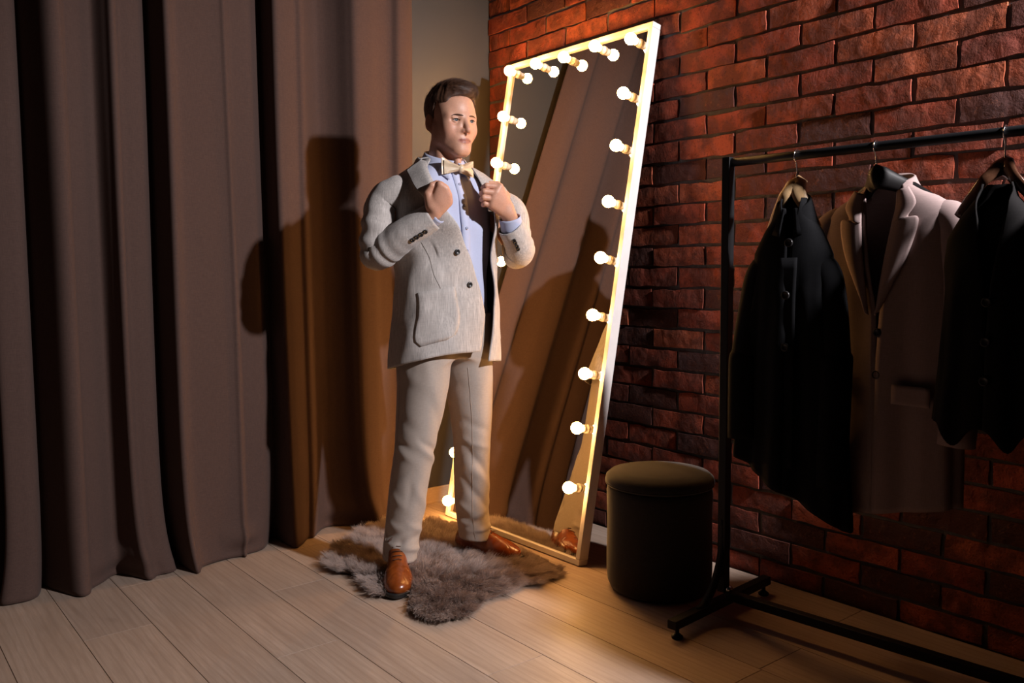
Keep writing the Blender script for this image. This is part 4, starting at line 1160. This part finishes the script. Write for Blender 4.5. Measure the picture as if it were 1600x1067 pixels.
# patch pockets
def pocket(u0, u1, z0, z1, slant):
    rows = []
    for w in np.linspace(0, 1, 12):
        r_ = []
        for s_ in np.linspace(0, 1, 16):
            rd = 0.030*(1-min(1, w/0.22))**2
            du = (u1-u0); zz = z0+(z1-z0)*w+slant*(s_-0.5)
            e = 0.20*(1-math.sqrt(max(0, 1-(1-min(1, w/0.24))**2)))
            uu = u0+du*(e+(1-2*e)*s_)
            edge = 0.0012 if (s_ in (0, 1) or w == 0) else 0.0028
            r_.append(jpoint(uu, zz, edge))
        rows.append(r_)
    o = mesh_obj('patch_pocket', np.array(rows).reshape(-1, 3), grid_faces(12, 16), M_JACKET, jk); solid_mod(o, 0.002)
    return o
pocket(0.072, 0.215, 0.812, 0.990, -0.022)
pocket(0.895, 0.800, 0.79, 0.955, -0.015)
# dart from chest to pocket; dark lining colour stands in for its recess shade
tube('dart_seam', [jpoint(0.140-0.020*k, 1.16-0.175*k, 0.0000) for k in np.linspace(0, 1, 14)], 0.0009, M_LINING, jk, 6)
# collar and lapels
cr_ = []
for a in np.linspace(math.radians(88), math.radians(272), 27):
    c = math.cos(a); cr_.append((a, c))
def col_ring(r, zf, zb, yoff): return [BP(0.004-r*math.sin(a), yoff+r*c, zf*(1+c)/2+zb*(1-c)/2) for a, c in cr_]
patch('collar', [col_ring(0.077, 1.405, 1.440, -0.004), col_ring(0.081, 1.415, 1.454, -0.006), col_ring(0.089, 1.408, 1.444, -0.008), col_ring(0.102, 1.390, 1.412, -0.012)], 12, 70, M_JACKET, jk, 0.004)
patch('lapel', [[W(666, 252, -0.105), W(657, 251, -0.095), W(646, 257, -0.095), W(634, 266.5, -0.100)],
                [W(668, 262, -0.135), W(661, 264, -0.140), W(650, 270, -0.135), W(640, 277, -0.130)],
                [W(673, 276, -0.165), W(668, 280, -0.175), W(657, 285, -0.168), W(646, 289, -0.160)],
                [W(681, 292, -0.182), W(674, 294, -0.192), W(665, 297, -0.188), W(654.5, 300.5, -0.182)],
                [W(688, 318, -0.172), W(682, 316, -0.180), W(675, 315, -0.182), W(668, 313, -0.180)]], 26, 18, M_JACKET, jk, 0.004)
patch('lapel', [[W(737, 262, -0.075), W(742, 264, -0.066), W(749, 268, -0.058), W(756, 272, -0.050)],
                [W(744, 273, -0.098), W(750, 275, -0.092), W(758, 277, -0.080), W(768, 281, -0.066)],
                [W(752, 288, -0.112), W(760, 289, -0.108), W(771, 288, -0.092), W(783, 289, -0.072)],
                [W(759, 305, -0.116), W(767, 304, -0.114), W(779, 300, -0.100), W(792, 299, -0.080)],
                [W(763, 330, -0.110), W(770, 330, -0.106), W(780, 325, -0.095), W(790, 318, -0.080)]], 26, 18, M_JACKET, jk, 0.004)

# ------------------------------------------------------------------ sheepskin rug
out_px = [(503, 884), (512, 868), (535, 848), (562, 828), (600, 820), (660, 818), (700, 812), (755, 812), (790, 828), (806, 846), (838, 861), (864, 875), (888, 892), (886, 900), (868, 904), (842, 914), (812, 918), (790, 930), (760, 940), (744, 956), (728, 968), (700, 974), (668, 973), (640, 962), (634, 946), (640, 932), (634, 922), (604, 934), (578, 930), (566, 916), (560, 902), (535, 896), (512, 892)]
RO = np.array([on_floor(x, y, 0.006)[:2] for x, y in out_px])
rc = RO.mean(0); RO = catmull(np.vstack([RO, RO[:1]]), 140)[:-1]
rug = empty('sheepskin_rug', (rc[0], rc[1], 0)); tag(rug, 'shaggy grey-brown sheepskin rug on the floor under the man\'s shoes', 'rug')
inner = rc+(RO-rc)*0.94
vv = []; ff = []; n = len(RO)
for k_, zz in ((0.905, 0.0005), (0.91, 0.0025), (0.87, 0.0045), (0.55, 0.005), (0.25, 0.005)):
    vv += [tuple((p-rc)*k_)+(zz,) for p in RO]
for r_ in range(4):
    for i in range(n): ff.append((r_*n+i, r_*n+(i+1) % n, (r_+1)*n+(i+1) % n, (r_+1)*n+i))
ff.append(tuple(4*n+i for i in range(n)))
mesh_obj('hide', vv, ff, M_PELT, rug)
def inside(P, poly):
    x, y = P[:, 0], P[:, 1]; r_ = np.zeros(len(P), bool); j = len(poly)-1
    for i in range(len(poly)):
        xi, yi = poly[i]; xj, yj = poly[j]
        r_ ^= ((yi > y) != (yj > y)) & (x < (xj-xi)*(y-yi)/(yj-yi+1e-12)+xi); j = i
    return r_
cand = rng.uniform(RO.min(0), RO.max(0), (260000, 2)); cand = cand[inside(cand, inner)]
def foot_mask(P, heel, toe, w=0.031):
    h, t_ = np.array(heel), np.array(toe); d = t_-h; L = np.linalg.norm(d); d /= L
    s_ = (P-h)@d; o = np.abs((P-h)@np.array([-d[1], d[0]])); return (s_ > -0.005) & (s_ < L+0.002) & (o < w)
cand = cand[~foot_mask(cand, (-0.928, -0.642), (-1.086, -0.886)) & ~foot_mask(cand, (-0.660, -0.612), (-0.546, -0.862))]
cand = cand[~((cand[:, 0] > -0.468) & (cand[:, 1] > -1.05))][:110000]
P3 = np.concatenate([cand, np.full((len(cand), 1), 0.0045)], 1)
rad = cand-rc; dist = np.linalg.norm(rad, axis=1); radn = rad/np.maximum(dist, 1e-6)[:, None]
# tufts: strands share a direction within a lock
lock = rng.uniform(RO.min(0), RO.max(0), (900, 2)); ld = 0.45*rng.normal(0, 1, (900, 2))+1.1*np.stack([lump(np.c_[lock, lock[:, :1]*0], 21, 9, 4), lump(np.c_[lock, lock[:, :1]*0], 22, 9, 4)], 1); lh = rng.uniform(0.4, 1.0, 900); ll = rng.uniform(0.75, 1.3, 900)
near = np.zeros(len(cand), int)
for a in range(0, len(cand), 4000):
    near[a:a+4000] = np.argmin(((cand[a:a+4000, None]-lock[None])**2).sum(2), 1)
ed = np.clip(dist/0.30, 0, 1)[:, None]
dxy = ld[near]*0.32+radn*0.60*ed+np.array([0.05, -0.30])+(lock[near]-cand)*3.5
dirs = np.concatenate([dxy*1.15, (0.38+0.45*lh[near])[:, None]], 1)+rng.normal(0, 0.12, (len(cand), 3))
shoe_d = np.minimum(np.abs(((cand-np.array([-1.01, -0.76]))@np.array([0.84, -0.54]))), 1)
L = 0.047*ll[near]*rng.uniform(0.7, 1.1, len(cand))*np.where(cand[:, 1] > -1.06, np.clip((-0.44-cand[:, 0])/0.14, 0.35, 1), 1)
dirs[:, 0] -= 0.8*np.clip((cand[:, 0]+0.58)/0.1, 0, 1)*(cand[:, 1] > -1.06)
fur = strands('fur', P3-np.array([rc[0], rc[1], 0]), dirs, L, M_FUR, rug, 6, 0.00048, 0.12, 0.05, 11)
tag(fur, kind='stuff')

# ------------------------------------------------------------------ clothes rack
RA = np.array([-0.375, -1.620, 0.0]); RB = np.array([-0.2555, -3.040, 0.0])
rd = (RB-RA)/np.linalg.norm(RB-RA); rp = np.array([-rd[1], rd[0], 0]); rp = rp if rp[0] < 0 else -rp     # rp: away from the wall
BARZ = 1.360; RL_ = np.linalg.norm(RB-RA)
rack = empty('clothes_rack', tuple(RA)); tag(rack, 'black metal clothes rack along the brick wall holding dark garments', 'clothes rack')
def rbar(name, a, b, w, h, mat=M_BLACK):
    """square tube from a to b (rack coordinates: along, away from wall, up)"""
    a, b = [rd*p[0]+rp*p[1]+np.array([0, 0, p[2]]) for p in (a, b)]
    d = (b-a)/np.linalg.norm(b-a); s_ = np.cross(d, (0, 0, 1.0))
    if np.linalg.norm(s_) < 0.1: s_ = rp.copy()
    s_ /= np.linalg.norm(s_); u_ = np.cross(s_, d)
    v = [p+s_*i*w/2+u_*j*h/2 for p in (a, b) for i, j in ((-1, -1), (1, -1), (1, 1), (-1, 1))]
    f = [(3, 2, 1, 0), (4, 5, 6, 7)]+[(k, (k+1) % 4, 4+(k+1) % 4, 4+k) for k in range(4)]
    o = mesh_obj(name, v, f, mat, rack, smooth=False)
    bm = bmesh.new(); bm.from_mesh(o.data); bmesh.ops.recalc_face_normals(bm, faces=bm.faces); bm.to_mesh(o.data); bm.free()
    return bevel_mod(o, 0.002)
for al in (0.0, RL_):
    rbar('upright', (al, 0, 0.075), (al, 0, BARZ+0.016), 0.030, 0.026)
    ft_ = rbar('foot', (al, 0.262, 0.045), (al, -0.255, 0.045), 0.030, 0.026)
    for sgn in (1, -1):
        P = [rd*al+rp*sgn*o+np.array([0, 0, z]) for o, z in ((0.004, 0.30), (0.010, 0.20), (0.045, 0.115), (0.100, 0.062), (0.135, 0.050))]
        if sgn > 0: tube('brace', catmull(P, 18), 0.0125, M_BLACK, rack, 8)
        c = rd*al+rp*sgn*0.235
        lathe('levelling_foot', [(0, 0.0), (0.016, 0.0), (0.017, 0.006), (0.010, 0.012), (0.006, 0.014), (0.006, 0.034), (0, 0.034)], M_BLACK, rack, 16, c)
    lathe('clamp_knob', [(0, 0), (0.012, 0), (0.013, 0.006), (0.010, 0.012), (0, 0.013)], M_CHROME, rack, 14, rd*(al+0.016)+np.array([0, 0, 0.085]), np.stack([rp, np.array([0, 0, 1.0]), rd], 1))
rbar('lower_bar', (0.016, 0, 0.068), (RL_-0.016, 0, 0.068), 0.028, 0.026)
tube('hanging_rail', [rd*t_+np.array([0, 0, BARZ]) for t_ in np.linspace(0.014, RL_-0.014, 6)], 0.0125, M_BLACK, rack, 16)

# ------------------------------------------------------------------ hangers and garments
def frame_at(al, ang):
    """origin on the rail, sideways axis (wearer's left) and forward axis of a garment turned by ang"""
    o = RA+rd*al; xa = np.array([math.cos(ang), -math.sin(ang), 0]); fa = np.array([-math.sin(ang), -math.cos(ang), 0])
    return o, xa, fa
def hanger(al, ang, mat, half, slope, off, label, top=0.018):
    o, xa, fa = frame_at(al, ang)
    h = empty('coat_hanger', tuple(o+np.array([0, 0, BARZ]))); tag(h, label, 'hanger', 'hangers on the rail')
    z0 = -0.075
    hk = [xa*0.0+np.array([0, 0, z0+0.01]), np.array([0, 0, -0.035]), xa*0.004+np.array([0, 0, -0.022]), xa*0.0155+np.array([0, 0, -0.008]), xa*0.0155+np.array([0, 0, 0.006]), xa*0.0065+np.array([0, 0, 0.0145]), xa*-0.006+np.array([0, 0, 0.0142]), xa*-0.015+np.array([0, 0, 0.004])]
    # the hook lies across the rail
    hk = [p-xa*np.dot(p, xa)+rp*np.dot(p, xa) for p in hk]
    tube('hook', catmull(hk, 40), 0.0018, M_CHROME, h, 8)
    P = []; Rr = []
    for s_ in np.linspace(-1, 1, 33):
        a = abs(s_); P.append(xa*half*s_+np.array([0, 0, z0-slope*half*(a**1.12)])-fa*0.015*a**2+fa*off*min(1, a*3)); Rr.append(top-0.007*a+0.009*math.exp(-(s_/0.16)**2))
    tube('hanger_body', P, Rr, mat, h, 12, 0.42, fa*0+np.array([0, 0, 1.0]))
    return h
def hang_shell(root, name, o, xa, fa, ztop, hw, len_, edge, mat, flare=1.0, n=2.2, folds=0.010, vneck=0.14, gap=0.0, dpt=1.0, hemfn=None, seed=0, sl=1.0):
    z1 = ztop; z0 = ztop-len_
    zs = [z0, z1-0.42, z1-0.22-0.05*(sl-1), z1-0.13*sl, z1-0.085*sl, z1-0.050*sl, z1-0.022*sl, z1]
    A = [hw*flare, hw*(0.97*(1+flare)/2), hw*0.97, hw, hw*0.94, hw*0.68, hw*0.38, hw*0.29]
    Bf = [x*dpt for x in (0.085, 0.080, 0.085, 0.078, 0.066, 0.056, 0.050, 0.046)]; Bb = [x*dpt for x in (0.085, 0.075, 0.080, 0.075, 0.066, 0.060, 0.054, 0.050)]
    def er_(z): return float(tab([z0, z1-vneck-0.12, z1-vneck, z1-0.02, z1], [edge, edge, edge-0.005, -hw*0.22-gap, -hw*0.24-gap], z))
    def el_(z): return float(tab([z0, z1-vneck-0.12, z1-vneck, z1-0.02, z1], [edge, edge, edge+0.005, hw*0.22+gap, hw*0.24+gap], z))
    def ex(u, z, ph, X, Y):
        lo = np.clip((z1-0.15-z)/0.5, 0, 1)
        w = folds*lo*math.sin(7*ph+seed)+0.5*folds*lo*math.sin(13*ph+2*seed)+0.0015*math.sin(z*25+ph*4)
        return 0.6*w*math.sin(ph)*-1, w*math.cos(ph), 0
    hem = hemfn or (lambda p: z0)
    b, V = shell(name, o, xa, fa, zs, A, Bf, Bb, hem, er_, el_, mat, root, n=n, nu=110, nw=54, ztop=z1, thick=0.004, extra=ex)
    return b, V, zs, A, Bf
def hang_sleeve(root, o, xa, fa, sgn, ztop, hw, length, mat, r=(0.050, 0.060, 0.058, 0.055, 0.050), seed=0, fwd=0.0, sl=1.0, out=1.0):
    P = [o+xa*sgn*hw*a*(1 if a < 1 else out)+fa*f+np.array([0, 0, ztop-z]) for a, f, z in ((0.62, 0.0, 0.098*sl), (0.90, 0.002, 0.130*sl), (1.06, 0.012+fwd*0.4, 0.17*sl+0.12), (1.10, 0.020+fwd, 0.46), (1.08, 0.030+fwd, length))]
    s_ = tube('sleeve', catmull(P, 34), np.interp(np.linspace(0, 1, 34), np.linspace(0, 1, 5), r), mat, root, 28, 0.72, tuple(xa), caps=False,
              disp=lambda t_, a: 1+0.05*math.sin(3*a+seed+t_*2)*t_+0.03*math.sin(t_*22+a*2+seed)*math.exp(-((t_-0.5)/0.2)**2))
    solid_mod(s_, 0.004); return s_
AL = [0.2165, 0.435, 0.735]
ANG = [math.radians(a) for a in (81, 94, 88)]
SL1 = 1.75
hanger(AL[0], ANG[0], M_HANG1, 0.066, 1.90, 0.032, 'pale wooden hanger holding the black coat nearest the rack upright', 0.021)
hanger(AL[1], ANG[1], M_HANG2, 0.170, 0.62, -0.056, 'black hanger holding the mauve blazer in the middle of the rail', 0.022)
hanger(AL[2], ANG[2], M_HANG3, 0.094, 1.20, 0.033, 'glossy dark brown hanger holding the waistcoat', 0.017)
z3 = np.zeros(3)
def ringc(r_, zf, zb, g, f0=0.0, fl_=0.62): return [xa*(-r_*math.sin(a))+fa*(r_*fl_*math.cos(a)+f0)+np.array([0, 0, zf*(1+math.cos(a))/2+zb*(1-math.cos(a))/2]) for a in np.linspace(g, 2*math.pi-g, 25)]
def btn(name, root, x, b, z): lathe(name, [(0, 0.002), (0.007, 0.002), (0.010, 0.004), (0.0115, 0.002), (0.0115, -0.002), (0, -0.002)], M_BTN, root, 16, xa*x+fa*b+np.array([0, 0, z]), np.stack([xa, np.array([0, 0, 1.0]), fa], 1))
# black coat: stand collar, steep shoulders, long folds
def black_coat(al, ang, off, hw, length, label, sl=SL1, dpt=0.60, sr=1.0):
    global xa, fa
    o, xa, fa = frame_at(al, ang); zt = BARZ-(0.120 if hw < 0.15 else 0.088); o = o+np.array([off[0], off[1], 0])
    coat = empty('black_coat', tuple(o)); tag(coat, label, 'coat', 'garments hanging on the rack')
    cb, CV, czs, cA, cB = hang_shell(coat, 'coat_body', z3, xa, fa, zt, hw, length+0.06, 0.006, M_COAT, 1.50 if hw < 0.15 else 1.1, folds=0.014, vneck=0.13, hemfn=lambda p: zt-length+0.09*math.sin(p), seed=0.5, sl=sl, dpt=dpt)
    for sgn in (-1, 1): hang_sleeve(coat, z3, xa, fa, sgn, zt, hw-0.003, length-0.08+0.05*sgn, M_COAT, tuple(sr*q for q in (0.036, 0.040, 0.039, 0.040, 0.038)), seed=sgn, sl=sl, out=1.08)
    patch('coat_collar', [ringc(0.042, zt-0.060, zt-0.018, 0.24), ringc(0.044, zt-0.030, zt+0.016, 0.26), ringc(0.052, zt-0.052, zt-0.004, 0.30), ringc(0.066, zt-0.105, zt-0.050, 0.34)], 10, 50, M_COAT, coat, 0.004)
    patch('front_strip', [[xa*(0.006+dx)+fa*(float(tab(czs, cB, z))*0.985+0.004)+np.array([0, 0, z]) for dx in (-0.024, -0.008, 0.010, 0.026)] for z in np.linspace(zt-0.16, zt-length+0.07, 9)], 20, 6, M_COAT, coat, 0.002)
    for z in (zt-0.12, zt-0.26, zt-0.40): btn('coat_button', coat, 0.008, float(tab(czs, cB, z))+0.009, z)
_f = frame_at(AL[0], ANG[0])[2]*0.036
_f = _f+rd*0.010
black_coat(AL[0], ANG[0], _f, 0.114, 0.80, 'black buttoned coat hanging from the pale wooden hanger')
# mauve blazer
o, xa, fa = frame_at(AL[1], ANG[1]); zt = BARZ-0.086; o = o-fa*0.068
blz = empty('mauve_blazer', tuple(o)); tag(blz, 'mauve wool blazer with notched lapels, one shoulder catching the light, on the black hanger', 'blazer', 'garments hanging on the rack')
bb_, BV, bzs, bA, bB = hang_shell(blz, 'blazer_body', z3, xa, fa, zt, 0.200, 0.90, 0.012, M_BLAZER, 1.06, folds=0.008, vneck=0.34, gap=0.006, hemfn=lambda p: zt-0.87-0.05*math.sin(p), seed=1.7, dpt=0.72)
for sgn in (-1, 1): hang_sleeve(blz, z3, xa, fa, sgn, zt, 0.196, 0.66, M_BLAZER, (0.044, 0.052, 0.050, 0.047, 0.043), seed=2+sgn)
patch('collar', [ringc(0.058, zt-0.030, zt-0.004, 0.75), ringc(0.061, zt-0.010, zt+0.022, 0.78), ringc(0.070, zt-0.024, zt+0.004, 0.80), ringc(0.092, zt-0.066, zt-0.034, 0.82)], 10, 50, M_BLAZER, blz, 0.004)
for sgn in (-1, 1):
    rows = []
    for k, (zz, xi, wd_) in enumerate(((-0.030, 0.046, 0.030), (-0.070, 0.048, 0.050), (-0.105, 0.044, 0.038), (-0.112, 0.043, 0.066), (-0.190, 0.032, 0.060), (-0.270, 0.020, 0.036), (-0.345, 0.010, 0.008))):
        b_ = float(tab(bzs, bB, zt+zz)); rows.append([xa*sgn*(xi+wd_*f)+fa*(b_*(1-abs(xi+wd_*f)*2.4)+0.012+0.008*math.sin(math.pi*f))+np.array([0, 0, zt+zz+0.010*f]) for f in (0, 0.33, 0.66, 1)])
    patch('lapel', rows, 40, 10, M_BLAZER, blz, 0.004)
    patch('flap_pocket', [[xa*sgn*x+fa*(float(tab(bzs, bB, zt-0.52))*(1-0.9*abs(x)**1.2)+0.012)+np.array([0, 0, zt-0.52+dz]) for x in (0.06, 0.11, 0.16)] for dz in (0.0, -0.025, -0.05)], 6, 8, M_BLAZER, blz, 0.003)
for z in (zt-0.39, zt-0.50): btn('blazer_button', blz, 0.014, float(tab(bzs, bB, z))+0.006, z)
# waistcoat: sleeveless, narrow straps, pointed hem
o, xa, fa = frame_at(AL[2], ANG[2]); zt = BARZ-0.118; o = o+fa*0.035
vst = empty('dark_waistcoat', tuple(o)); tag(vst, 'dark sleeveless waistcoat with pointed hem on the glossy brown hanger', 'waistcoat', 'garments hanging on the rack')
def vhem(p):
    return zt-0.56-(0.050*math.exp(-((abs(((p+math.pi) % (2*math.pi))-math.pi)-0.45)/0.25)**2) if math.cos(p) > 0 else 0.0)
vb_, VV_, vzs, vA, vB = hang_shell(vst, 'waistcoat_body', z3, xa, fa, zt, 0.108, 0.56, 0.008, M_VEST, 1.16, n=2.3, folds=0.006, vneck=0.24, gap=0.012, hemfn=vhem, seed=3.0, dpt=0.72, sl=1.45)
patch('neck_lining', [[xa*x+fa*(-0.030)+np.array([0, 0, zt-0.05-0.08*k]) for x in np.linspace(-0.04, 0.04, 5)] for k in range(4)], 8, 8, M_VLINE, vst, 0.002)
for z in (zt-0.27, zt-0.36, zt-0.45): btn('waistcoat_button', vst, 0.010, float(tab(vzs, vB, z))+0.006, z)

# unseen coats added farther along the rail, to shade lower wall, floor and garments
for al, ang, nm, tx in ((0.945, 4, 'unseen black hanger for the added coat just past the waistcoat', 'unseen wide black coat added just past the waistcoat for shade'), (1.09, 12, 'unseen black hanger for the added coat second past the waistcoat', 'unseen wide black coat added second past the waistcoat for shade'),
                        (1.24, 25, 'unseen black hanger for the added coat at the far end of the rail', 'unseen wide black coat added at the far end of the rail for shade')):
    hanger(al, math.radians(ang), M_HANG2, 0.175, 0.58, 0.0, nm, 0.018)
    black_coat(al, math.radians(ang), (0.040 if al < 1.2 else 0.02, 0.0), 0.19, 0.80, tx, 1.0, 0.55, 1.0)
